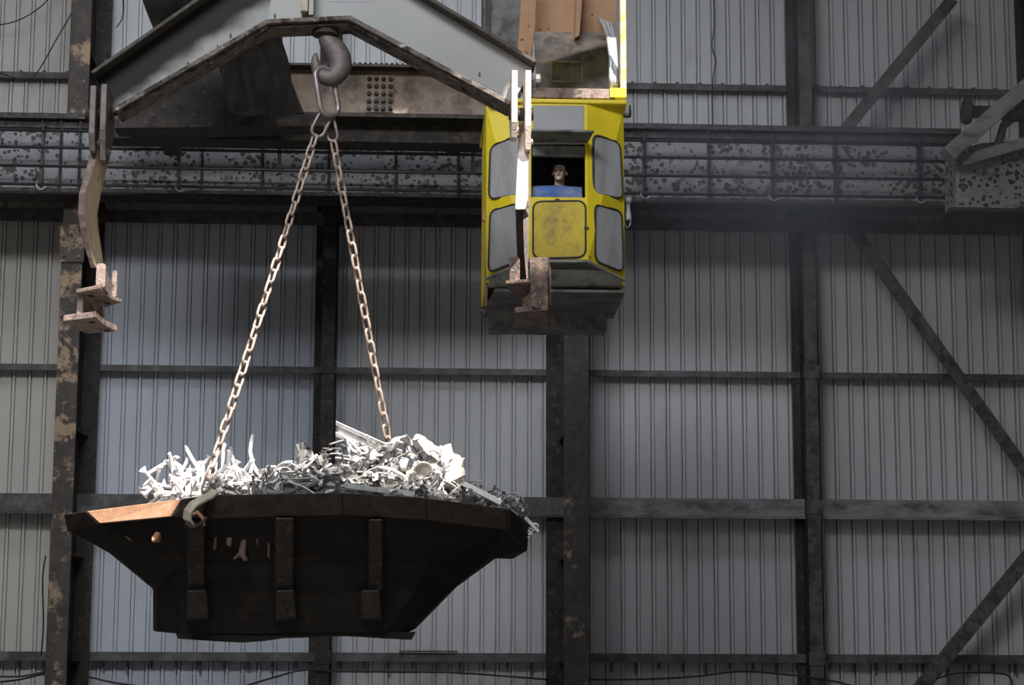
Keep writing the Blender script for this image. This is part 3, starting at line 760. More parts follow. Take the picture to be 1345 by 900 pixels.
# left foot: two level plates with scooped ends, a web between, cheeks above
def plate_z(bm, pts, z, th): return prism(bm, [atz(x, y, z) for x, y in pts], (0, 0, th))
zU = at(100, 385, 17.6).z
bm = BM(); plate_z(bm, [(100, 385), (131, 379), (137, 386), (145, 392), (153, 396), (160, 397), (139, 404), (112, 404)], zU, .035); obj('upper_plate', bm, 'rusty', LA, bevel=0.004)
zL = at(83, 422, 17.6).z
bm = BM(); plate_z(bm, [(83, 422), (126, 417), (132, 423), (140, 429), (148, 433), (154, 435), (132, 437), (112, 438.5)], zL, .055); obj('lower_plate', bm, 'rusty', LA, bevel=0.004)
a, b = at(101, 400, 17.66), at(131, 400, 18.15)
bm = BM(); prism(bm, [V((a.x, a.y, zL+.055)), V((b.x, b.y, zL+.055)), V((a.x+.14, a.y+.28, zU-.09)), V((a.x+.05, a.y+.1, zU)), V((a.x, a.y, zU))], (.055, -.03, 0)); obj('web', bm, 'rusty', LA, bevel=0.004)
for (x0, x1, y0, yy) in ((126.5, 139, 346, 17.50), (147, 154, 355, 17.98)):
    p0 = at(x0, y0, yy); p1 = at(x1, y0, yy)
    poly = roundpoly([V((p0.x, yy, zU+.03)), V((p1.x, yy, zU+.03)), V((p1.x, yy, p0.z)), V((p0.x, yy, p0.z))], .03)
    bm = BM(); prism(bm, poly, (0, .05, 0)); obj('cheek_plate', bm, 'rusty', LA, bevel=0.004)
a, b = at(139, 360, 17.55), at(148, 360, 17.98)
bm = BM(); hexa(bm, [V((a.x, a.y, zU+.03)), V((b.x, b.y, zU+.03)), V((b.x-.05, b.y, zU+.03)), V((a.x-.05, a.y, zU+.03)), V((a.x, a.y, zU+.20)), V((b.x, b.y, zU+.17)), V((b.x-.05, b.y, zU+.17)), V((a.x-.05, a.y, zU+.20))]); obj('spacer', bm, 'rusty', LA)
for (x, y, z) in ((120, 388, zU), (141, 398, zU), (121, 423, zL), (141, 434, zL)):
    c = atz(x, y, z); bm = BM(); lathe(bm, [(.028, -.012), (.028, 0), (.012, .0)], c, 'Z', 8); obj('bolt', bm, 'darksteel', LA)
# right foot
zU = at(664, 372, 17.6).z
bm = BM(); plate_z(bm, [(664, 373), (698, 371), (716, 377), (716, 392), (676, 391)], zU, .03); obj('upper_plate', bm, 'rustdark', RA, bevel=0.004)
p = roundpoly([at(695.5, 338, 17.52), at(720, 338, 17.52), at(720, 409, 17.52), at(697, 402, 17.52)], .006)
bm = BM(); prism(bm, p, (.02, .06, 0)); obj('cheek_plate', bm, 'rustdark', RA, bevel=0.004)
p = roundpoly([at(669, 337, 17.95), at(683, 337, 17.95), at(683, 372, 17.95), at(669, 372, 17.95)], .03)
bm = BM(); prism(bm, p, (0, .05, 0)); obj('cheek_plate', bm, 'rustdark', RA, bevel=0.004)
p = [at(719, 346, 17.60), at(724, 351, 17.75), at(723, 415, 17.75), at(720, 409, 17.60)]
bm = BM(); prism(bm, p, (-.03, .02, 0)); obj('side_lip', bm, 'rustdark', RA, bevel=0.003)
p = [at(690, 375, 17.72), at(699, 373, 17.62), at(699, 404, 17.62), at(684, 408, 17.78)]
bm = BM(); prism(bm, p, (.02, .05, 0)); obj('web', bm, 'rustdark', RA, bevel=0.004)
zL = at(700, 409, 17.55).z
bm = BM(); plate_z(bm, [(676, 411), (718, 408), (722, 430), (677, 431)], zL, .05); obj('lower_plate', bm, 'rustdark', RA, bevel=0.004)

# ------------------------------------------------------------------ crane hook, rings and chains
path = [(428, 40, .075), (431, 54, .088), (441, 66, .105), (447, 79, .108), (446, 92, .10), (438, 101, .09), (428, 102, .075), (419, 96, .06), (415, 86, .048), (414, 77, .034), (415, 70, .012)]
P = [at(x, y, YL) for x, y, r in path]
bm = BM()
# resample smoothly
pts, rs = [], []
for i in range(len(P)-1):
    p0, p1, p2, p3 = P[max(i-1, 0)], P[i], P[i+1], P[min(i+2, len(P)-1)]
    for k in range(4):
        s = k/4
        pts.append(0.5*((2*p1)+(p2-p0)*s+(2*p0-5*p1+4*p2-p3)*s*s+(3*p1-p0-3*p2+p3)*s**3)); rs.append(path[i][2]*(1-s)+path[i+1][2]*s)
pts.append(P[-1]); rs.append(path[-1][2])
t = thing('crane_hook', P[5]-V((0, 0, .12)), 'heavy cast crane hook under the middle of the lifting beam', 'crane hook')
tube(bm, pts, rs, 14); obj('hook_body', bm, 'hook', t, smooth=True)
a = at(428, 44, YL)
bm = BM(); lathe(bm, [(.08, -.02), (.13, 0), (.13, .06), (.10, .08)], a+V((0, 0, -.02)), 'Z', 16); obj('collar', bm, 'darksteel', t)

def place_link(name, me, m, c, axis, side, parent=None, label=None, cat=None):
    """link with its long axis along axis and its flat side facing side"""
    z = V(axis).normalized(); y = (V(side)-z*V(side).dot(z)).normalized(); x = y.cross(z)
    o = bpy.data.objects.new(name, me)
    COL.objects.link(o)
    Mx = Matrix((x, y, z)).transposed().to_4x4(); Mx.translation = V(c)
    if parent is not None:
        o.parent = parent; Mx.translation = V(c)-ORIG[parent]
        o.matrix_local = Mx
    else:
        o.matrix_world = Mx
    if label: tag(o, label, cat)
    return o
def setm(me, m): me.materials.append(M_[m]); return me
big = setm(link_mesh(.52, .25, .027, 28, 10), 'ring')
a, b = at(421, 87, YL-.02), at(432, 154, YL-.02)
place_link('master_link', big, 'hook', (a+b)/2+V((.02, 0, 0)), b-a, (.62, -1, 0), None, 'large oblong steel ring hanging on the crane hook', 'ring')
mid = setm(link_mesh(.27, .155, .017, 24, 8), 'ring')
a, b = at(430, 147, YL), at(413, 181, YL)
place_link('oblong_ring', mid, 'hook', (a+b)/2, b-a, (-.2, 1, 0), None, 'oblong ring joining the left chain to the large ring', 'ring')
mid2 = setm(link_mesh(.29, .13, .016, 24, 8), 'ring')
a, b = at(430, 148, YL+.05), at(439, 188, YL+.05)
place_link('oblong_ring', mid2, 'hook', (a+b)/2, b-a, (.3, 1, 0), None, 'oblong ring joining the right chain to the large ring', 'ring')
def chain(p, q, label, n, sag=0.0):
    t = thing('chain', q, label, 'chain')
    p, q = V(p), V(q)
    L = (q-p).length/n
    me = setm(link_mesh(L*1.36, L*.80, L*.112, 20, 7), 'chain')
    def pos(s): return p+(q-p)*s - V((0, 0, sag*4*s*(1-s)))
    for i in range(n):
        s = (i+.5)/n
        ax = pos(s+.01)-pos(s-.01)
        sd = V((.75, -.66, 0)) if i % 2 else V((.66, .75, 0))
        sd.rotate(Matrix.Rotation(random.uniform(-.25, .25), 3, 'Z'))
        place_link('chain_link', me, 'chain', pos(s), ax, sd, t)
    return t
CL = chain(at(414, 178, YL), at(268, 645, 17.42), 'long steel chain slanting down left from the hook to the skip rim', 31, .03)
CR = chain(at(438, 186, YL), at(512, 590, 18.9), 'long steel chain slanting down right from the hook into the scrap heap', 25, .02)
# grab hook of the left chain clipped over the skip rim
def ribbon(bm, pts, wdt, th, wdir):
    wdir = V(wdir).normalized(); rings = []
    for i, p in enumerate(pts):
        tt = (pts[min(i+1, len(pts)-1)]-pts[max(i-1, 0)]).normalized(); n = tt.cross(wdir).normalized()
        rings.append([p+wdir*wdt/2+n*th/2, p-wdir*wdt/2+n*th/2, p-wdir*wdt/2-n*th/2, p+wdir*wdt/2-n*th/2])
    return loft(bm, rings)
pts = [at(*c) for c in ((283, 645, 17.42), (275, 652, 17.34), (264, 657, 17.27), (254, 663, 17.22), (247, 672, 17.2), (246, 682, 17.22), (252, 690, 17.26))]
bm = BM(); ribbon(bm, pts, .09, .03, (.75, -.5, -.35)); obj('grab_hook', bm, 'strap', CL, bevel=0.006)
pts = [at(*c) for c in ((243, 689, 17.18), (252, 695, 17.18), (262, 690, 17.2), (271, 681, 17.22))]
bm = BM(); ribbon(bm, pts, .07, .03, (.3, -.9, .3)); obj('hook_tongue', bm, 'skiprib', CL, bevel=0.005)
pts = [at(*c) for c in ((253, 676, 17.18), (259, 673, 17.16), (266, 680, 17.18), (268, 690, 17.22))]
bm = BM(); tube(bm, pts, .018, 6); obj('safety_wire', bm, 'skiprim', CL, smooth=True)

# ------------------------------------------------------------------ the skip
RIM_T = [(89, 676, 18.5), (117, 672, 18.1), (241, 656, 17.5), (275, 651, 17.4), (450, 648, 17.36), (560, 655, 17.42), (664, 669, 17.62), (691, 690, 18.5)]
RIM_B = [(93, 698, 18.5), (134, 688, 17.98), (226, 679, 17.48), (268, 682, 17.46), (450, 677, 17.42), (560, 684, 17.48), (664, 697, 17.68), (688, 724, 18.5)]
R1 = [(138, 722, 18.55), (160, 736, 18.3), (236, 740, 17.80), (262, 742, 17.72), (450, 742, 17.70), (560, 742, 17.74), (640, 736, 17.95), (667, 722, 18.5)]
R2 = [(201, 774, 18.6), (206, 776, 18.35), (238, 778, 17.92), (262, 779, 17.84), (450, 779, 17.82), (545, 777, 17.88), (585, 782, 18.05), (601, 770, 18.5)]
R3 = [(201, 829, 18.6), (206, 830, 18.3), (236, 833, 18.0), (262, 834, 17.97), (450, 833, 17.95), (505, 833, 17.97), (533, 833, 18.05), (546, 826, 18.5)]
def ring(lst, yb=20.0):
    P = [at(*c) for c in lst]
    P.append(V((P[-1].x-.05, yb, P[-1].z))); P.append(V((P[0].x+.05, yb, P[0].z)))
    return P
rT, rB, r1, r2, r3 = ring(RIM_T), ring(RIM_B), ring(R1, 19.9), ring(R2, 19.75), ring(R3, 19.6)
ctr = V((sum(p.x for p in rT)/10, 18.8, 0))
def inset(R, d):
    out = []
    for p in R:
        v = V((ctr.x-p.x, ctr.y-p.y, 0)); out.append(p+v*(d/v.length))
    return out
SK = thing('scrap_skip', V((ctr.x, ctr.y, r3[3].z-.05)), 'big black ribbed steel skip heaped with pale scrap, hanging from two chains', 'skip')
bm = BM()
inn = [inset(rT, .10), inset(r1, .10), inset(r2, .12)]
loft(bm, [inn[2], inn[1], inn[0], inset(rT, .02), rB, r1, r2, r3])
body = obj('body', bm, 'skip', SK, bevel=0.012)
names = ['end_rim', 'corner_rim', 'front_rim', 'front_rim', 'front_rim', 'front_rim', 'corner_rim', 'end_rim', 'back_rim', 'end_rim']
for i in range(10):
    j = (i+1) % 10
    o_t = [rT[i], rT[j]]; i_t = inset(o_t, .09)
    oB = [rB[i], rB[j]]
    n = V((rT[j].y-rT[i].y, -(rT[j].x-rT[i].x), 0)).normalized()
    if n.dot(V((ctr.x, ctr.y, 0))-V((rT[i].x, rT[i].y, 0))) > 0: n = -n
    g = n*.03
    bm = BM(); hexa(bm, [oB[0]+g, oB[1]+g, inset([oB[1]], .02)[0], inset([oB[0]], .02)[0], o_t[0]+g*1.2, o_t[1]+g*1.2, i_t[1], i_t[0]])
    obj(names[i], bm, 'skiprim' if i == 1 else 'skiprimdark', SK, bevel=0.006)
# vertical ribs with stacking blocks
for (x0, x1, bx0, bx1, ytop) in ((246, 269, 245, 273, 684), (361, 386, 362, 388, 680), (484, 503, 474, 500, 682)):
    rr = []
    for py, yy in ((ytop, 17.33), (742, 17.60), (777, 17.74)):
        rr.append([at(x0, py, yy), at(x1, py, yy), at(x1+2, py, yy+.2), at(x0, py, yy+.2)])
    bm = BM(); loft(bm, rr); rb = obj('rib', bm, 'skiprib', SK, bevel=0.015)
    bm = BM(); hexa(bm, [at(bx0, 815, 17.72), at(bx1+2, 812, 17.72), at(bx1+4, 820, 17.98), at(bx0, 820, 17.98), at(bx0, 776, 17.60), at(bx1-2, 775, 17.60), at(bx1, 775, 17.86), at(bx0, 775, 17.86)])
    obj('stacking_block', bm, 'skiprib', SK, bevel=0.012)
a, b = at(231, 836, 18.0), at(541, 836, 18.0)
bm = BM()
pts = [(231, 832), (233, 839), (262, 841), (300, 843), (330, 841), (356, 837), (410, 835), (450, 834), (500, 837), (541, 839), (546, 830)]
prism(bm, [at(x, y, 17.98) for x, y in pts], (0, 1.5, 0)); obj('base_skid', bm, 'skip', SK)
# raised plates standing for highlights on the front side and sun patches under the left corner
for (pts, yy) in (([(283, 690), (287, 686), (284, 722), (279, 724)], 17.56), ([(300, 693), (308, 690), (303, 720), (296, 716)], 17.56), ([(318, 706), (325, 703), (322, 728), (326, 737), (320, 738), (315, 731), (308, 737), (305, 734), (312, 727)], 17.57), ([(338, 690), (341, 690), (339, 718), (336, 712)], 17.56), ([(352, 702), (355, 700), (354, 735), (351, 730)], 17.58)):
    bm = BM(); prism(bm, [at(x, y, yy) for x, y in pts], (.0, .06, .01)); obj('bent_flap', bm, 'skipscuff', SK, bevel=0.01)
for (pts, yy) in (([(160, 702), (181, 700), (171, 711)], 17.93), ([(198, 707), (204, 698), (210, 700), (206, 709), (199, 713)], 17.66)):
    bm = BM(); prism(bm, [at(x, y, yy) for x, y in pts], (.12, .35, .0)); obj('lug', bm, 'skiprim', SK, bevel=0.01)

# ------------------------------------------------------------------ scrap
SIL = [(185, 655), (192, 645), (215, 618), (240, 604), (270, 606), (300, 604), (318, 618), (335, 625), (345, 612), (370, 606), (400, 588), (425, 592), (445, 575), (470, 566), (500, 572), (530, 582), (560, 592), (595, 608), (615, 634), (650, 645), (680, 650), (700, 660)]
def sil(x):
    for (a, ya), (b, yb) in zip(SIL, SIL[1:]):
        if a <= x <= b: return ya+(yb-ya)*(x-a)/(b-a)
    return 655
RT = [(c[0], c[1]) for c in RIM_T]
def rimy(x):
    for (a, ya), (b, yb) in zip(RT, RT[1:]):
        if a <= x <= b: return ya+(yb-ya)*(x-a)/(b-a)
    return 680
def rimY(x):
    for a, b in zip(RIM_T, RIM_T[1:]):
        if a[0] <= x <= b[0]: return a[2]+(b[2]-a[2])*(x-a[0])/(b[0]-a[0])
    return 18.5
# the heap below the loose pieces: uncountable fine scrap
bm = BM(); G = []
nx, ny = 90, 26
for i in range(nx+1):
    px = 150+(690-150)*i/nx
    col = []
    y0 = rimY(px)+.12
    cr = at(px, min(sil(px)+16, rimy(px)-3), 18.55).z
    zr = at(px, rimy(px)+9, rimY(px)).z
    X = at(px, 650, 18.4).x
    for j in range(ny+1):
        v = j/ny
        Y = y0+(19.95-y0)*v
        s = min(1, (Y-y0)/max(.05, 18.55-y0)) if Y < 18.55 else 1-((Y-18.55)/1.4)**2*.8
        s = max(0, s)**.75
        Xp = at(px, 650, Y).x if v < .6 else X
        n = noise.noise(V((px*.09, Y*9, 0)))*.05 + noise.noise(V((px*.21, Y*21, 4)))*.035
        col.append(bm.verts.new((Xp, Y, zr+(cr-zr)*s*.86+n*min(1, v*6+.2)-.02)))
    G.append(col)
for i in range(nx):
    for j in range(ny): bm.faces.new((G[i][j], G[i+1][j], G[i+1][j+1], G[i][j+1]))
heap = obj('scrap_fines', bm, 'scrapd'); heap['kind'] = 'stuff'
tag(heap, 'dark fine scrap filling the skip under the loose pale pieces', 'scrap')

# piece prototypes ----------------------------------------------------------
def proto(bm, m, smooth=False):
    bmesh.ops.recalc_face_normals(bm, faces=bm.faces[:])
    me = bpy.data.meshes.new('scrap'); bm.to_mesh(me); bm.free()
    if smooth:
        for p in me.polygons: p.use_smooth = True
    me.materials.append(M_[m]); return me
rn = random.Random(11)
def flared(L, r, m):                     # runner bar with trumpet ends
    bm = BM(); bend = rn.uniform(-.08, .08); rings = []
    for k, (s, f, g) in enumerate(((-.5, 3.1, .7), (-.46, 2.5, .8), (-.36, 1.2, 1), (-.15, .9, 1), (.15, .85, 1), (.34, 1.15, 1), (.45, 2.5, .85), (.5, 3.3, .7))):
        if k > 5 and rn.random() < .3: f = 1.0
        x = s*L; z = bend*math.cos(s*math.pi)*L*2
        rings.append([V((x, math.cos(a)*r*f, z+math.sin(a)*r*g)) for a in [q/6*math.tau for q in range(6)]])
    loft(bm, rings); return proto(bm, m)
def forked(L, r, m):                     # Y-shaped runner: three flared limbs
    bm = BM()
    for ang, l in ((0, .55), (2.3+rn.uniform(-.3, .3), .5), (-2.2+rn.uniform(-.3, .3), .45)):
        d = V((math.cos(ang), math.sin(ang), rn.uniform(-.15, .15))).normalized()
        s = d.cross(V((0, 0, 1))).normalized(); u = s.cross(d)
        rings = []
        for q, f in ((-.03, 1.0), (.3, .85), (.75, .95), (.9, 1.7), (1, 2.5)):
            c = d*(q*l*L); rings.append([c+s*math.cos(a)*r*f+u*math.sin(a)*r*(.8 if f > 1.2 else 1) for a in [k/6*math.tau for k in range(6)]])
        loft(bm, rings)
    return proto(bm, m)
def curl(R, w, th, turns, m):            # curled strip
    bm = BM(); pts = []
    n = 12
    for k in range(n+1):
        a = k/n*turns*math.tau; rr = R*(1-.35*k/n)
        pts.append(V((math.cos(a)*rr, w*.5*k/n, math.sin(a)*rr)))
    ribbon(bm, pts, w, th, (0, 1, 0)); return proto(bm, m)
def bentsheet(a, b, m):                  # torn, folded offcut of sheet
    bm = BM(); th = .006
    n = rn.randint(3, 5)
    f = rn.uniform(.3, .7); ang = rn.uniform(.4, 1.4)
    G = []
    for i in range(4):
        u = (0, f, f+.02, 1)[i]; row = []
        for j in range(n+1):
            v = j/n-.5 + rn.uniform(-.07, .07)
            x = u*a; z = 0
            if u > f: x = f*a+(u-f)*a*math.cos(ang); z = (u-f)*a*math.sin(ang)
            if i in (0, 3): x += rn.uniform(-.2, .2)*a*.6
            row.append(bm.verts.new((x-a*.4, v*b, z+rn.uniform(-.01, .01))))
        G.append(row)
    for i in range(3):
        for j in range(n): bm.faces.new((G[i][j], G[i+1][j], G[i+1][j+1], G[i][j+1]))
    bmesh.ops.solidify(bm, geom=bm.faces[:], thickness=th); return proto(bm, m)
def rod(L, r, m):                        # bent bar or narrow angle
    bm = BM(); k = rn.uniform(-.18, .18)
    pts = [V((-L/2, 0, 0)), V((-L*.15, 0, k*L*.4)), V((L*.2, k*L*.3, k*L*.3)), V((L/2, 0, -k*L*.2))]
    ribbon(bm, pts, r*2.4, r*1.1, (0, 1, .2)); return proto(bm, m)
def cup(R, h, m):                        # thin turned cup or cap
    bm = BM(); lathe(bm, [(.01, 0), (R*.92, 0), (R, h*.2), (R, h), (R*.9, h), (R*.88, h*.25), (.01, h*.2)], (0, 0, 0), 'Z', 14); return proto(bm, m, False)
def chunk(s, m):                         # broken casting: angular lump with a stub
    bm = BM(); bmesh.ops.create_icosphere(bm, subdivisions=2, radius=s)
    off = V((rn.random()*9, rn.random()*9, 0))
    for v in bm.verts:
        d = v.co.normalized(); v.co *= .65+.8*abs(noise.noise(d*1.9+off)); v.co.x *= 1.5; v.co.z *= .75
    return proto(bm, m)
def ringpc(R, r, m):                     # open loop or cut ring
    bm = BM(); k = rn.uniform(.6, .88); pts = [V((math.cos(a)*R, math.sin(a)*R*rn.uniform(.8, 1), a*.01)) for a in [k*math.tau*q/12 for q in range(13)]]
    tube(bm, pts, r, 6); return proto(bm, m)
def perf(L, w, m):                       # slotted strip
    bm = BM()
    box(bm, -L/2, L/2, -w/2, -w/2+.012, -.004, .004); box(bm, -L/2, L/2, w/2-.012, w/2, -.004, .004)
    n = int(L/.03)
    for k in range(n+1):
        x = -L/2+k*L/n; box(bm, x-.006, x+.006, -w/2, w/2, -.004, .004)
    return proto(bm, m)
PR = {
 'flared_bar': ([flared(rn.uniform(.26, .40), .018, 'scrapw') for _ in range(7)], 'flared white bar'),
 'forked_casting': ([forked(rn.uniform(.30, .42), .0175, 'scrapw') for _ in range(6)], 'forked white runner'),
 'curled_strip': ([curl(rn.uniform(.05, .09), rn.uniform(.025, .05), .005, rn.uniform(.4, 1.0), rn.choice(('scrapg', 'scrapm'))) for _ in range(8)], 'curled metal strip'),
 'torn_sheet': ([bentsheet(rn.uniform(.12, .26), rn.uniform(.05, .13), rn.choice(('scrapm', 'scrapg', 'scrapg'))) for _ in range(12)], 'folded sheet offcut'),
 'bent_bar': ([rod(rn.uniform(.22, .42), rn.uniform(.007, .013), rn.choice(('scrapg', 'scrapm'))) for _ in range(8)], 'thin bent bar'),
 'metal_cup': ([cup(rn.uniform(.045, .07), rn.uniform(.04, .1), 'scrapm') for _ in range(3)], 'round metal cup'),
 'broken_casting': ([chunk(rn.uniform(.045, .07), 'casting') for _ in range(4)], 'broken casting lump'),
 'cut_ring': ([ringpc(rn.uniform(.04, .06), .008, 'scrapg') for _ in range(4)], 'open cut loop'),
 'slotted_strip': ([perf(rn.uniform(.24, .36), .07, 'scrapg') for _ in range(2)], 'slotted metal strip'),
}
ZN = [(225, 'left of the left chain'), (262, 'just left of the left chain'), (300, 'just right of the left chain'), (332, 'right in the sunlit white cluster'),
      (372, 'by the lone upright bar'), (420, 'under the crown-like sheet'), (455, 'left of the long channel'), (500, 'under the long channel'), (540, 'near the half-round shell'),
      (580, 'around the dished disc'), (622, 'under the largest casting'), (660, 'right of the largest casting'), (730, 'at the right tip of the skip')]
def put(kind, px, py, Y, rot, scale=1.0, label=None, idx=None):
    mes, lab = PR[kind]
    me = mes[idx % len(mes)] if idx is not None else rn.choice(mes)
    o = bpy.data.objects.new(kind, me)
    COL.objects.link(o)
    o.location = at(px, py, Y); o.rotation_euler = rot; o.scale = (scale,)*3
    if label: tag(o, label, 'scrap metal')
    else:
        z = next(s for x, s in ZN if px <= x)
        f = (rimy(px)-py)/max(8, rimy(px)-sil(px))
        z += ', low by the rim' if f < .33 else ', halfway up' if f < .68 else ', high on the heap'
        tag(o, lab+' '+z, 'scrap metal', lab+'s '+z)
    return o
def scatter(kind, n, x0, x1, lo=0.0, hi=1.0, sc=(.8, 1.15), flat=.6):
    for _ in range(n):
        px = rn.uniform(x0, x1)
        h = rn.uniform(lo, hi)
        top_, rim_ = sil(px), rimy(px)
        py = rim_-2+(top_+4-rim_)*h
        Y = rimY(px)+.22+(18.55-rimY(px)-.22)*h + rn.uniform(-.05, .1)
        put(kind, px, py, Y, (rn.gauss(0, flat), rn.gauss(0, flat), rn.uniform(0, math.tau)), rn.uniform(*sc))
# left end: white runners and bars
scatter('forked_casting', 22, 200, 330, .05, .8, (.75, 1.05), .9)
scatter('flared_bar', 26, 205, 335, .0, .8, (.65, 1.0), .8)
scatter('bent_bar', 8, 250, 345, .0, .5)
scatter('torn_sheet', 8, 262, 345, .0, .4, (.6, .9))
# middle
scatter('torn_sheet', 36, 335, 455, .0, .9, (.7, 1.05), .9)
scatter('bent_bar', 40, 330, 460, .0, .95, (.7, 1.1), .6)
scatter('curled_strip', 18, 335, 460, .0, .8)
scatter('slotted_strip', 5, 400, 480, .4, .85)
scatter('flared_bar', 6, 330, 440, .2, .9)
# crest
scatter('torn_sheet', 44, 450, 615, .0, .85, (.7, 1.1), .9)
scatter('bent_bar', 44, 450, 610, .1, .95, (.8, 1.2), .5)
scatter('flared_bar', 8, 455, 590, .3, .95, (.7, 1.0))
scatter('metal_cup', 9, 460, 600, .2, .85)
scatter('broken_casting', 6, 470, 600, .4, .9)
scatter('curled_strip', 26, 440, 620, .0, .6, (.6, .9))
scatter('cut_ring', 18, 470, 610, .0, .35, (.5, .8))
# right end
scatter('cut_ring', 26, 612, 697, .0, 1.0, (.6, 1.05), 1.0)
scatter('curled_strip', 16, 612, 690, .0, .9, (.6, .95))
scatter('torn_sheet', 16, 605, 680, .0, .7, (.5, .8))
scatter('bent_bar', 12, 610, 685, .0, .9, (.5, .8))
# singular pieces along the skyline
def one(kind, *a, **k): return put(kind, *a, **k)
for (x, y, ang, i, lab) in ((213, 612, .5, 0, 'white flared bar pointing up left, outermost at the left tip of the scrap'), (256, 606, 2.15, 1, 'white flared bar standing upright left of the chain'),
                       (284, 606, 1.15, 2, 'white flared bar standing upright just right of the left chain'), (311, 606, 2.0, 3, 'white flared bar rising highest at the right of the sunlit cluster'),
                       (338, 600, 1.8, 4, 'lone white bar poking up between the sunlit cluster and the grey heap')):
    put('flared_bar', x, y, 18.4, (0, -ang, rn.uniform(-.3, .3)), 1.05, lab, i)
for (x, y, rz, i, lab) in ((205, 636, .4, 0, 'white forked runner hanging over the left end of the heap'), (228, 622, 1.4, 1, 'white forked runner second from the left tip of the scrap'), (300, 618, 2.1, 2, 'white forked runner under the tall flared bars')):
    put('forked_casting', x, y, 18.3, (1.3, .2, rz), 1.1, lab, i)
put('torn_sheet', 404, 590, 18.5, (.5, -1.2, .3), 1.3, 'folded pale sheet standing like a crown on the left shoulder of the heap', 1)
put('torn_sheet', 395, 594, 18.45, (-.4, -.9, 1.0), 1.1, 'small folded sheet leaning on the left shoulder of the heap', 4)
# long folded channel on the crest
a, b = at(441, 553, 18.5), at(528, 592, 18.35)
t = thing('folded_channel', b, 'long pale folded channel jutting up left from the crest of the heap', 'scrap metal')
d = (b-a)
for k, (o1, o2, th) in enumerate(((V((0, 0, 0)), V((0, .02, -.035)), .02), (V((0, .0, -.10)), V((0, .02, -.14)), .02))):
    bm = BM(); hexa(bm, [a+o2, b+o2, b+o2+V((0, .10, 0)), a+o2+V((0, .10, 0)), a+o1, b+o1, b+o1+V((0, .10, 0)), a+o1+V((0, .10, 0))]); obj('flange', bm, 'scrapw', t, bevel=.004)
bm = BM(); prism(bm, [a+V((0, .06, -.03)), a+V((.02, .06, -.10)), a+d*.2+V((0, .06, -.14)), a+d*.35+V((0, .06, -.24)), a+d*.45+V((0, .06, -.13)), a+d*.65+V((0, .06, -.12)), b+V((0, .06, -.03))], (0, .008, 0)); obj('torn_web', bm, 'scrapg', t)
# big broken casting to the right of the crest
a, b = at(545, 574, 18.45), at(606, 620, 18.3)
t = thing('broken_block', b-V((0, 0, .15)), 'largest broken pale casting with a jagged arm, right of the crest', 'scrap metal')
def jag(bm, a, b, r0, r1, seed, n=9, k=8):
    a, b = V(a), V(b); d = (b-a).normalized(); s = d.cross(V((0, 1, 0))).normalized(); u = s.cross(d); rings = []
    for i in range(n):
        q = i/(n-1); c = a+(b-a)*q; r = r0+(r1-r0)*q
        rings.append([c+(s*math.cos(j/k*math.tau)+u*math.sin(j/k*math.tau))*r*(1+.8*noise.noise(V((i*.9+seed, j*1.3, seed))))+d*(.05*noise.noise(V((j*2.2, seed, i)))) for j in range(k)])
    return loft(bm, rings)
bm = BM(); jag(bm, a, at(580, 602, 18.4), .035, .085, 3, 14, 9); obj('arm', bm, 'casting', t)
bm = BM(); jag(bm, at(576, 590, 18.38), at(600, 622, 18.3), .05, .085, 8, 14, 9); obj('body', bm, 'casting', t)
for (pts_, yy) in (([(578, 604), (583, 585), (590, 583), (593, 596), (602, 599), (606, 608), (598, 622), (584, 620)], 18.26), ([(590, 612), (597, 603), (609, 602), (606, 614), (610, 622), (600, 628), (592, 626)], 18.18), ([(548, 580), (552, 574), (566, 588), (577, 596), (572, 604), (560, 596)], 18.36)):
    bm = BM(); prism(bm, [at(x, y, yy) for x, y in pts_], (.02, .05, .01)); obj('jagged_wall', bm, 'casting', t, bevel=.004)
bm = BM(); beam_between(bm, at(585, 632, 18.0), at(610, 620, 18.0), .07, .06, (0, 1, 0)); tag(obj('pale_block', bm, 'casting', bevel=.006), 'pale rectangular bar end lying under the largest casting', 'scrap metal')
# ribbed half shell and round disc
bm = BM(); R = .085
rings = []
for k in range(9):
    a_ = math.pi*(k/8); rings.append([V((math.cos(a_)*R*f, y, math.sin(a_)*R*f)) for f, y in ((1, -.07), (1.0, .07), (.86, .07), (.86, -.07))])
loft(bm, rings)
bmesh.ops.rotate(bm, verts=bm.verts[:], cent=(0, 0, 0), matrix=Matrix.Rotation(.5, 3, 'Z')); bmesh.ops.translate(bm, verts=bm.verts[:], vec=at(527, 585, 18.4))
tag(obj('half_shell', bm, 'scrapw', smooth=False), 'bright half-round shell lying on the crest of the heap', 'scrap metal')
bm = BM(); lathe(bm, [(.01, -.03), (.07, -.03), (.09, -.015), (.09, .0), (.075, .0), (.07, -.012), (.01, -.012)], (0, 0, 0), 'Y', 18)
bmesh.ops.rotate(bm, verts=bm.verts[:], cent=(0, 0, 0), matrix=Matrix.Rotation(math.pi, 3, 'Z') @ Matrix.Rotation(-.5, 3, 'X')); bmesh.ops.translate(bm, verts=bm.verts[:], vec=at(556, 619, 18.05))
tag(obj('dished_disc', bm, 'casting'), 'pale dished disc facing out, below the largest casting', 'scrap metal')
bm = BM(); beam_between(bm, at(452, 638, 17.6), at(545, 650, 17.58), .05, .03, (0, 1, 0)); tag(obj('flat_bar', bm, 'scrapg', bevel=.004), 'long grey flat bar lying along the front rim', 'scrap metal')
bm = BM(); beam_between(bm, at(602, 632, 18.1), at(660, 662, 17.75), .05, .05, (0, 1, 0)); tag(obj('square_bar', bm, 'scrapw', bevel=.004), 'pale square bar sloping down right from the largest casting', 'scrap metal')
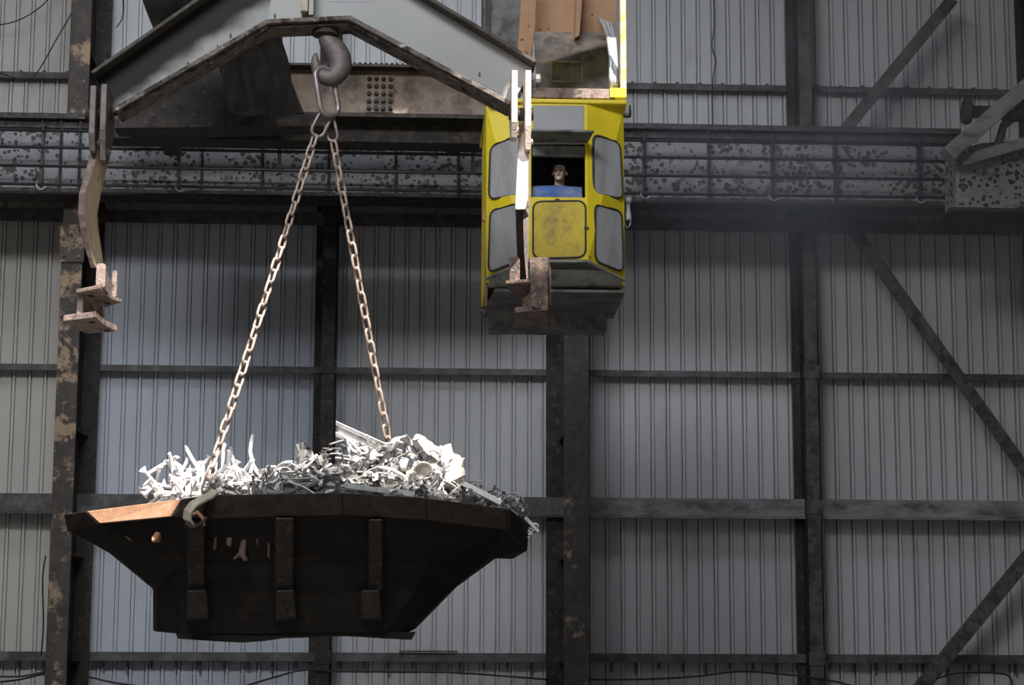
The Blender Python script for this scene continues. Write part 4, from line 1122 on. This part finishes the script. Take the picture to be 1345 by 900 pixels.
# tangle hanging over the right end
t = thing('hanging_hinge', at(700, 700, 18.45), 'pale strip with a small ring dangling over the right end of the skip', 'scrap metal')
bm = BM(); beam_between(bm, at(690, 680, 18.4), at(707, 698, 18.45), .03, .03, (0, 1, 0)); obj('strip', bm, 'scrapw', t)
for c in ((703, 692), (696, 698), (694, 702)):
    bm = BM(); tube(bm, [at(c[0], c[1], 18.45)+V((math.cos(a_)*.03, 0, math.sin(a_)*.03)) for a_ in [q/8*math.tau*.8 for q in range(9)]], .009, 6); obj('ring', bm, 'scrapw', t)

# ------------------------------------------------------------------ the crane cab
YN, YC, YK = 21.0, 21.42, 23.0
XL, XR = xat(639.5, YC, 260), xat(820, YC, 260)
NL, NR = xat(692, YN, 260), xat(772, YN, 260)
zroof = zat(136, YN, 740); zsill = zat(259, YN, 735); zlow = zat(343, YN, 750); zside = zat(368, YC, 820); zhead = zat(188, YN, 735)
CB = thing('crane_cab', V(((XL+XR)/2, 22, zlow-.4)), 'yellow crane driver cab with dusty windows and an open front hatch', 'crane cab')
Lf, Ln, Rn, Rf = V((XL, YC, 0)), V((NL, YN, 0)), V((NR, YN, 0)), V((XR, YC, 0))
def quad(p, q, z0p, z0q, z1, th, name, m, par=CB, bevel=.006, pt=None, qt=None):
    """upright plate from plan point p to q"""
    n = V((-(q-p).y, (q-p).x, 0)).normalized()
    if n.y < 0: n = -n
    pt, qt = pt or p, qt or q
    bm = BM(); hexa(bm, [V((p.x, p.y, z0p)), V((q.x, q.y, z0q)), V((q.x, q.y, z0q))+n*th, V((p.x, p.y, z0p))+n*th,
                         V((pt.x, pt.y, z1)), V((qt.x, qt.y, z1)), V((qt.x, qt.y, z1))+n*th, V((pt.x, pt.y, z1))+n*th])
    if pt is not p or qt is not q: bmesh.ops.triangulate(bm, faces=bm.faces[:])
    return obj(name, bm, m, par, bevel=bevel)
YT = 21.16                                    # the outer corners lean forward to meet the flat roof edge
LfT, RfT = V((xat(638.5, YT, 150), YT, 0)), V((xat(819, YT, 150), YT, 0))
lp = quad(Lf, Ln, zside, zlow, zroof, .04, 'corner_panel', 'yellow', bevel=0, pt=LfT)
rp = quad(Rn, Rf, zlow, zside, zroof, .04, 'corner_panel', 'yellow', bevel=0, qt=RfT)
fp = quad(Ln, Rn, zlow, zlow, zsill, .04, 'front_panel', 'yellow')
quad(Ln, Rn, zhead, zhead, zroof, .04, 'head_panel', 'yellow')
jw = .05
quad(V((NL, YN, 0)), V((NL+jw, YN, 0)), zsill, zsill, zhead, .05, 'jamb', 'yellow')
quad(V((NR-.02, YN, 0)), V((NR, YN, 0)), zsill, zsill, zhead, .05, 'jamb', 'yellow')
for X, s in ((XL, 1), (XR, -1)):
    xt = (LfT if s > 0 else RfT).x
    bm = BM(); prism(bm, [V((X, YC, zside-.05)), V((xt, YT, zroof)), V((X, YK, zroof)), V((X, YK, zside-.05))], (s*.03, 0, 0)); obj('side_panel', bm, 'yellow', CB)
bm = BM(); box(bm, XL, XR, YK-.03, YK, zside-.1, zroof); obj('back_panel', bm, 'inside', CB)
bm = BM(); prism(bm, [V((XL-.02, YN-.02, zroof)), V((XR-.01, YN-.02, zroof)), V((XR+.01, YK, zroof)), V((XL-.03, YK, zroof))], (0, 0, .045)); obj('roof', bm, 'yellow', CB, bevel=.008)
# dark lining
bm = BM(); box(bm, XL+.04, XR-.04, YK-.08, YK-.05, zlow, zroof-.04); obj('lining', bm, 'inside', CB)
for X, s in ((XL+.035, 1), (XR-.035, -1)):
    bm = BM(); x0, x1 = sorted((X, X+s*.02)); box(bm, x0, x1, YC+.05, YK-.08, zlow, zroof-.04); obj('lining', bm, 'inside', CB)
bm = BM(); prism(bm, [V((XL+.05, YT+.08, zroof-.06)), V((NL+.02, YN+.05, zroof-.06)), V((NR-.02, YN+.05, zroof-.06)), V((XR-.06, YT+.08, zroof-.06)), V((XR-.05, YK-.08, zroof-.06)), V((XL+.05, YK-.08, zroof-.06))], (0, 0, .03)); obj('ceiling_lining', bm, 'inside', CB)
bm = BM(); prism(bm, [V((XL+.03, YC+.03, zlow)), V((NL, YN+.04, zlow)), V((NR, YN+.04, zlow)), V((XR-.03, YC+.03, zlow)), V((XR-.03, YK-.03, zlow)), V((XL+.03, YK-.03, zlow))], (0, 0, .04)); obj('cab_floor', bm, 'inside', CB)
def on_face(p, q, px, py, lift):
    """point where the picture ray meets the upright plane through p and q, pushed out by lift"""
    n = V((-(q-p).y, (q-p).x, 0)).normalized()
    if n.y > 0: n = -n
    d = fw*FPX+rt*(px-W0/2)+up*(H0/2-py)
    k = (V((p.x, p.y, CAMP.z))-CAMP).dot(n)/d.dot(n)
    return CAMP+d*k+n*lift, n
def window(p, q, corners, m, par, name='window_pane', r=.09, gask=.014, far=None):
    pts = []
    for x, y in corners:
        P_, Q_ = p, q
        for _ in range(4 if far else 1):
            c, n = on_face(P_, Q_, x, y, .004)
            if far:                                    # the leaning edge is further forward the higher it is
                s = (c.z-zside)/(zroof-zside)
                if far is LfT: P_ = Lf+(LfT-Lf)*s
                else: Q_ = Rf+(RfT-Rf)*s
        pts.append(c)
    if far:                                            # a flat pane: bring the four corners into one plane
        g_ = sum(pts, V())/4; n = (pts[2]-pts[0]).cross(pts[3]-pts[1]).normalized()
        if n.y > 0: n = -n
        pts = [c_-n*(c_-g_).dot(n)+n*.006 for c_ in pts]
    if far:                                            # cut the opening through the panel
        cut = BM(); prism(cut, roundpoly([c_-n*.08 for c_ in pts], r, 5), n*.2)
        bmesh.ops.triangulate(cut, faces=cut.faces[:])
        co_ = obj('cutter', cut, 'gasket', par)
        pan = lp if far is LfT else rp
        md = pan.modifiers.new('opening', 'BOOLEAN'); md.object = co_; md.operation = 'DIFFERENCE'; md.solver = 'EXACT'
        bpy.context.view_layer.update()
        old = pan.data
        pan.data = bpy.data.meshes.new_from_object(pan.evaluated_get(bpy.context.evaluated_depsgraph_get()))
        pan.modifiers.clear(); bpy.data.objects.remove(co_, do_unlink=True)
    poly = roundpoly(pts, r, 5)
    bm = BM(); prism(bm, poly, n*.008); w = obj(name, bm, m, par)
    bm = BM(); tube(bm, [v+n*.006 for v in poly], gask, 6, closed=True); obj('gasket', bm, 'gasket', w, smooth=True)
    return w
window(Rn, Rf, [(777, 177), (814, 187), (816, 262), (779, 254)], 'pane', CB, far=RfT)
window(Rn, Rf, [(779, 268), (816, 278), (816, 358), (781, 343)], 'pane', CB, far=RfT)
window(Lf, Ln, [(644, 192), (686, 177), (686, 255), (644, 263)], 'pane', CB, far=LfT)
window(Lf, Ln, [(644, 277), (686, 266), (686, 341), (644, 359)], 'pane', CB, far=LfT)
window(Ln, Rn, [(700, 265), (769, 264), (769, 338), (700, 340)], 'yellowdirty', CB, 'front_door_panel', .10, .011)
# flat grey panel over the hatch
pts = [on_face(Ln, Rn, x, y, .012)[0] for x, y in ((700, 139), (767, 139), (767, 190), (700, 190))]
bm = BM(); prism(bm, pts, (0, .01, 0)); obj('grey_panel', bm, 'cabgrey', CB, bevel=.003)
# propped hatch
a, b = V((NL+.03, YN-.02, zhead)), V((NR, YN-.02, zhead))
o = V((0, -.33, .035)); w_ = V((.04, 0, 0))
bm = BM(); hexa(bm, [a, b, b+V((0, .0, .025)), a+V((0, 0, .025)), a+o, b+o+w_, b+o+w_+V((0, 0, .025)), a+o+V((0, 0, .025))]); obj('hatch', bm, 'pangrey', CB, bevel=.004)
bm = BM(); box(bm, NL+.06, NR-.03, YN+.03, YN+.10, zhead-.14, zhead-.02); obj('hatch_frame', bm, 'pangrey', CB, bevel=.005)
for px, py in ((732, 263), (770, 300)):
    q, n = on_face(Ln, Rn, px, py, .0); bm = BM(); box(bm, q.x-.025, q.x+.025, YN-.025, YN, q.z-.012, q.z+.012); obj('latch', bm, 'gasket', CB, bevel=.003)
# underside: nose soffit, skirt, pan
zu = zlow-.01
bm = BM(); prism(bm, [V((XL, YC, zu)), V((NL, YN, zu)), V((NR, YN, zu)), V((XR, YC, zu)), V((XR, YC+.1, zu)), V((XL, YC+.1, zu))], (0, 0, .012)); so_ = obj('soffit', bm, 'pangrey', CB)
for poly in ([(728, 346), (768, 346), (767, 351), (728, 351)], [(779, 352), (795, 352), (802, 356), (780, 357)]):
    bm = BM(); prism(bm, roundpoly([atz(x, y, zu) for x, y in poly], .03), (0, 0, -.008)); obj('cover_patch', bm, 'inside', so_)
for p, q in ((Lf, Ln), (Ln, Rn), (Rn, Rf)):
    za = zside if p is Lf else zlow; zb_ = zside if q is Rf else zlow
    bm = BM(); tube(bm, [V((p.x, p.y-.01, za-.005)), V((q.x, q.y-.01, zb_-.005))], .02, 6); obj('lower_edge', bm, 'panlight', CB)
ys = YC+.06
bm = BM(); hexa(bm, [V((XL+.02, ys, zat(378, ys, 700))), V((XR-.01, ys, zat(376, ys, 800))), V((XR-.01, ys+.04, zat(378, ys, 800))), V((XL+.02, ys+.04, zat(378, ys, 700))), V((XL, ys-.06, zu)), V((XR, ys-.06, zu)), V((XR, ys+.04, zu)), V((XL, ys+.04, zu))]); obj('skirt', bm, 'panlight', CB, bevel=.004)
yp = YC-.08
zp = zat(384, yp, 740)
bm = BM(); prism(bm, [V((xat(650, yp, 380), yp, zp)), V((xat(821, yp, 380), yp, zp)), V((XR+.02, 22.85, zp-.03)), V((XL, 22.85, zp-.03))], (0, 0, .035)); obj('under_pan', bm, 'pangrey', CB, bevel=.005)
bm = BM(); box(bm, XL+.08, XR-.10, 22.45, 22.9, zat(432, 22.45, 720)-.0, zp); obj('under_box', bm, 'pangrey', CB, bevel=.006)
bm = BM(); box(bm, XL-.015, XL+.015, YC+.05, YC+.12, zat(400, YC, 640), zroof-.1); obj('side_trim', bm, 'orange', CB)
q = at(633, 288, YC+.3); bm = BM(); prism(bm, [q, q+V((.05, 0, .28)), q+V((.10, 0, .25)), q+V((.05, 0, -.03))], (0, .08, 0)); obj('side_bracket', bm, 'orange', CB)
# driver's seat inside
zf = zlow+.04
hx = at(735, 227, 21.36)
st = thing('driver_seat', V((hx.x, 22.05, zf)), 'dark driver seat inside the yellow cab behind the man', 'seat')
bm = BM(); box(bm, hx.x-.22, hx.x+.22, 21.70, 22.15, zf+.24, zf+.30); obj('cushion', bm, 'jumper', st, bevel=.02)
bm = BM(); box(bm, hx.x-.20, hx.x+.20, 22.18, 22.25, zf+.30, zf+.80); obj('backrest', bm, 'jumper', st, bevel=.02)
bm = BM(); box(bm, hx.x-.05, hx.x+.05, 21.9, 22.0, zf, zf+.24); obj('pedestal', bm, 'gasket', st)
# blue cloth over the sill
bm = BM(); G = []
xa_, xb_ = xat(699, YN+.02, 250), xat(765, YN+.02, 250)
for i in range(19):
    u = i/18; x = xa_+(xb_-xa_)*u; row = []
    tp = zat(243.5+2.0*abs(u-.45)**1.3*2.2, YN+.1, 735)
    for j in range(9):
        v = j/8; a_ = -1.2+v*3.6
        wv = .012*math.sin(u*13+v*2)+.008*math.sin(u*29)
        y = YN+.12-.085*math.cos(a_*.8)*0 + (-.075+.16*v)
        z = tp-(max(0, .35-v)/.35)**1.3*(tp-zsill-.005) - (max(0, v-.6)/.4)**1.5*.12
        row.append(bm.verts.new((x, y+wv, z+wv*.3)))
    G.append(row)
for i in range(18):
    for j in range(8): bm.faces.new((G[i][j], G[i+1][j], G[i+1][j+1], G[i][j+1]))
bmesh.ops.solidify(bm, geom=bm.faces[:], thickness=.008)
tag(obj('blue_cloth', bm, 'blue', smooth=True), 'faded blue cloth draped over the sill of the open cab hatch', 'cloth')
# lamp on the right corner of the cab
c = at(825, 268, YC+.02)
t = thing('corner_lamp', c-V((0, 0, .28)), 'grey bell-shaped lamp on the right corner of the yellow cab', 'lamp')
bm = BM(); lathe(bm, [(.02, .075), (.040, .072), (.048, .06), (.048, .02), (.030, .012), (.030, .0)], c, 'Z', 16); obj('cap', bm, 'lampgrey', t, smooth=True)
bm = BM(); lathe(bm, [(.022, 0), (.026, -.06), (.040, -.16), (.044, -.185), (.03, -.19), (.005, -.185)], c, 'Z', 16); obj('bell', bm, 'lampgrey', t, smooth=True)
bm = BM(); tube(bm, [c+V((-.035, 0, -.02)), c+V((-.055, -.01, -.12)), c+V((-.045, -.01, -.21)), c+V((-.015, -.01, -.28)), c+V((.015, -.01, -.25)), c+V((.035, -.005, -.17))], .008, 6); obj('bail', bm, 'lampgrey', t, smooth=True)
bm = BM(); box(bm, XR-.01, c.x, YC-.0, YC+.05, c.z+.02, c.z+.05); obj('bracket', bm, 'gasket', t)
c = at(820, 141, YC)
bm = BM(); lathe(bm, [(.02, -.03), (.045, -.03), (.05, 0), (.045, .1), (.02, .11)], c-V((-.03, 0, .08)), 'Z', 10); tag(obj('roof_bumper', bm, 'gasket'), 'small black rubber bumper at the top right corner of the cab', 'bumper')

# ------------------------------------------------------------------ the driver
def ell(bm, c, r, seg=16, rings=12, rot=None):
    ret = bmesh.ops.create_uvsphere(bm, u_segments=seg, v_segments=rings, radius=1.0)
    for v in ret['verts']:
        p = V((v.co.x*r[0], v.co.y*r[1], v.co.z*r[2]))
        if rot: p = rot @ p
        v.co = V(c)+p
def limb(bm, pts, rs): tube(bm, pts, rs, 12)
H = V((hx.x, 21.36, hx.z))                    # head centre
TURN = Matrix.Rotation(math.radians(-12), 3, 'Z') @ Matrix.Rotation(math.radians(-9), 3, 'X')
def h(x, y, z): return H + TURN @ V((x, y, z))
person = thing('person', V((hx.x, 22.0, zf)), 'dark-haired man in dark clothes sitting in the cab, looking out over the sill', 'person')
bm = BM()
ell(bm, h(0, .01, .03), (.074, .094, .095), 20, 14, TURN)          # cranium
ell(bm, h(0, -.022, -.045), (.056, .066, .075), 18, 12, TURN)      # jaw and cheeks
ell(bm, h(0, -.062, -.098), (.026, .020, .020), 12, 8, TURN)       # chin
for s in (-1, 1):
    ell(bm, h(s*.030, -.075, .020), (.026, .014, .009), 10, 8, TURN)   # brow
    ell(bm, h(s*.038, -.062, -.030), (.022, .022, .018), 10, 8, TURN)  # cheekbone
    ell(bm, h(s*.080, .012, -.005), (.010, .020, .034), 10, 8, TURN)   # ear
limb(bm, [h(0, -.082, .012), h(0, -.098, -.015), h(0, -.108, -.034), h(0, -.088, -.044)], [.009, .012, .016, .012])   # nose
ell(bm, h(0, -.084, -.064), (.024, .012, .010), 10, 8, TURN)
limb(bm, [h(0, .02, -.05), H+V((0, .06, -.15)), H+V((0, .09, -.21))], [.055, .056, .066])                              # neck
S = H+V((0, .12, -.26))
hip = V((hx.x, 21.95, zf+.40))
limb(bm, [S+V((0, 0, .04)), S+V((0, .02, -.08)), (S+hip)/2, hip+V((0, 0, .05)), hip-V((0, 0, .05))], [.10, .155, .145, .15, .12])
for s in (-1, 1):
    sh_ = S+V((s*.19, 0, 0)); el = V((hx.x+s*.27, 21.66, zf+.50)); wr = V((hx.x+s*.17, 21.42, zf+.56)); kn = V((hx.x+s*.14, 21.50, zf+.44)); an = V((hx.x+s*.13, 21.58, zf+.09))
    limb(bm, [S+V((s*.05, 0, .02)), sh_, (sh_+el)/2, el], [.08, .068, .05, .043]); limb(bm, [el, (el*2+wr)/3, wr], [.043, .042, .028])
    limb(bm, [hip+V((s*.08, 0, 0)), (hip+kn)/2+V((s*.05, 0, .01)), kn], [.10, .085, .062]); limb(bm, [kn, (kn*2+an)/3+V((0, .02, 0)), an], [.062, .055, .040])
    limb(bm, [an+V((0, .04, -.04)), an+V((0, -.06, -.05)), an+V((0, -.17, -.062))], [.042, .042, .030])
    pal = wr+V((-s*.02, -.055, -.005))
    limb(bm, [wr, pal, pal+V((-s*.01, -.04, -.01))], [.028, .036, .032])
    for f, (ox, l) in enumerate(((-.030, .070), (-.010, .080), (.010, .076), (.030, .060))):
        b0 = pal+V((ox, -.045, -.005)); limb(bm, [b0, b0+V((0, -l*.45, -.006)), b0+V((0, -l*.75, -.030)), b0+V((0, -l*.75, -.052))], [.0095, .009, .0085, .0075])
    b0 = pal+V((-s*.030, -.005, 0)); limb(bm, [b0, b0+V((-s*.026, -.022, -.01)), b0+V((-s*.030, -.052, -.026))], [.012, .0105, .009])
body_o = obj('body', bm, 'skin', person, smooth=True)
rm = body_o.modifiers.new('one_skin', 'REMESH'); rm.mode = 'VOXEL'; rm.voxel_size = .0075; rm.use_smooth_shade = True
sm = body_o.modifiers.new('soften', 'SMOOTH'); sm.factor = .5; sm.iterations = 3
bm = BM()
ell(bm, h(0, .012, .046), (.082, .106, .094), 24, 18, TURN)
for v in bm.verts:
    l = TURN.inverted() @ (v.co-H)
    if l.y < -.045 and l.z < .050: v.co = h(l.x*.90, max(l.y, -.05)+.02, max(l.z, .045))
    elif l.z < -.02: v.co = h(l.x*.92, max(l.y, .02), max(l.z, -.05))
obj('hair', bm, 'hair', person, smooth=True)
for s in (-1, 1):
    bm = BM(); ell(bm, h(s*.029, -.075, .002), (.014, .011, .007), 10, 8, TURN); obj('eye', bm, 'eye', person, smooth=True)
    bm = BM(); limb(bm, [h(s*.012, -.088, .018), h(s*.030, -.089, .024), h(s*.046, -.074, .018)], [.004, .005, .003]); obj('eyebrow', bm, 'hair', person, smooth=True)
bm = BM(); ell(bm, h(0, -.092, -.064), (.022, .007, .007), 10, 8, TURN); obj('lips', bm, 'lips', person, smooth=True)
bm = BM()
limb(bm, [S+V((0, -.055, .125)), S+V((0, -.03, .08)), S+V((0, .0, .03)), S+V((0, .02, -.08)), (S+hip)/2, hip+V((0, 0, .02)), hip-V((0, 0, .06))], [.066, .078, .115, .172, .165, .168, .13])
for s in (-1, 1):
    sh_ = S+V((s*.19, 0, 0)); el = V((hx.x+s*.27, 21.66, zf+.50)); wr = V((hx.x+s*.17, 21.42, zf+.56)); kn = V((hx.x+s*.14, 21.50, zf+.44)); an = V((hx.x+s*.13, 21.58, zf+.09))
    limb(bm, [S+V((s*.05, 0, .02)), sh_, (sh_+el)/2, el, (el+wr)/2, el+(wr-el)*.85], [.09, .08, .064, .055, .048, .042])
    limb(bm, [hip+V((s*.08, 0, 0)), (hip+kn)/2+V((s*.05, 0, .01)), kn, (kn+an)/2, kn+(an-kn)*.9], [.112, .098, .076, .064, .058])
cl = obj('work_clothes', bm, 'jumper', person, smooth=True)
rm = cl.modifiers.new('one_cloth', 'REMESH'); rm.mode = 'VOXEL'; rm.voxel_size = .012; rm.use_smooth_shade = True

# ------------------------------------------------------------------ drifting smoke under the roof at the right
def smoke():
    m = bpy.data.materials.new('thin_smoke'); m.use_nodes = True
    nt = m.node_tree; N, L = nt.nodes, nt.links
    for n in list(N):
        if n.type == 'BSDF_PRINCIPLED': N.remove(n)
    out = next(n for n in N if n.type == 'OUTPUT_MATERIAL')
    vs = N.new('ShaderNodeVolumeScatter')
    vs.inputs['Color'].default_value = (.80, .86, 1.0, 1)
    vs.inputs['Anisotropy'].default_value = 0.2
    tc = N.new('ShaderNodeTexCoord')
    gr = N.new('ShaderNodeVectorMath'); gr.operation = 'LENGTH'          # soft ball falloff in the domain's own box
    mp = N.new('ShaderNodeVectorMath'); mp.operation = 'MULTIPLY_ADD'
    L.new(tc.outputs['Generated'], mp.inputs[0]); mp.inputs[1].default_value = (2, 2, 2); mp.inputs[2].default_value = (-1, -1, -1)
    L.new(mp.outputs[0], gr.inputs[0])
    fall = N.new('ShaderNodeMapRange'); fall.inputs['From Min'].default_value = 1.0; fall.inputs['From Max'].default_value = 0.15
    L.new(gr.outputs['Value'], fall.inputs['Value'])
    nz = N.new('ShaderNodeTexNoise'); nz.inputs['Scale'].default_value = 0.45; nz.inputs['Detail'].default_value = 3
    L.new(tc.outputs['Object'], nz.inputs['Vector'])
    r2 = N.new('ShaderNodeMapRange'); r2.inputs['From Min'].default_value = 0.38; r2.inputs['From Max'].default_value = 0.68
    L.new(nz.outputs['Fac'], r2.inputs['Value'])
    mu = N.new('ShaderNodeMath'); mu.operation = 'MULTIPLY'; L.new(fall.outputs[0], mu.inputs[0]); L.new(r2.outputs[0], mu.inputs[1])
    m2 = N.new('ShaderNodeMath'); m2.operation = 'MULTIPLY'; L.new(mu.outputs[0], m2.inputs[0]); m2.inputs[1].default_value = 0.34
    L.new(m2.outputs[0], vs.inputs['Density'])
    L.new(vs.outputs[0], out.inputs['Volume'])
    return m
M_['smoke'] = smoke()
bm = BM(); c0 = at(1130, 190, 25)
bmesh.ops.create_icosphere(bm, subdivisions=3, radius=1)
for v in bm.verts: v.co = c0+V((v.co.x*3.8, v.co.y*1.7, v.co.z*3.0))
sm_ = obj('smoke_haze', bm, 'smoke', base=c0, kind='stuff')
tag(sm_, 'thin bluish smoke drifting in front of the right end of the runway girder', 'smoke')
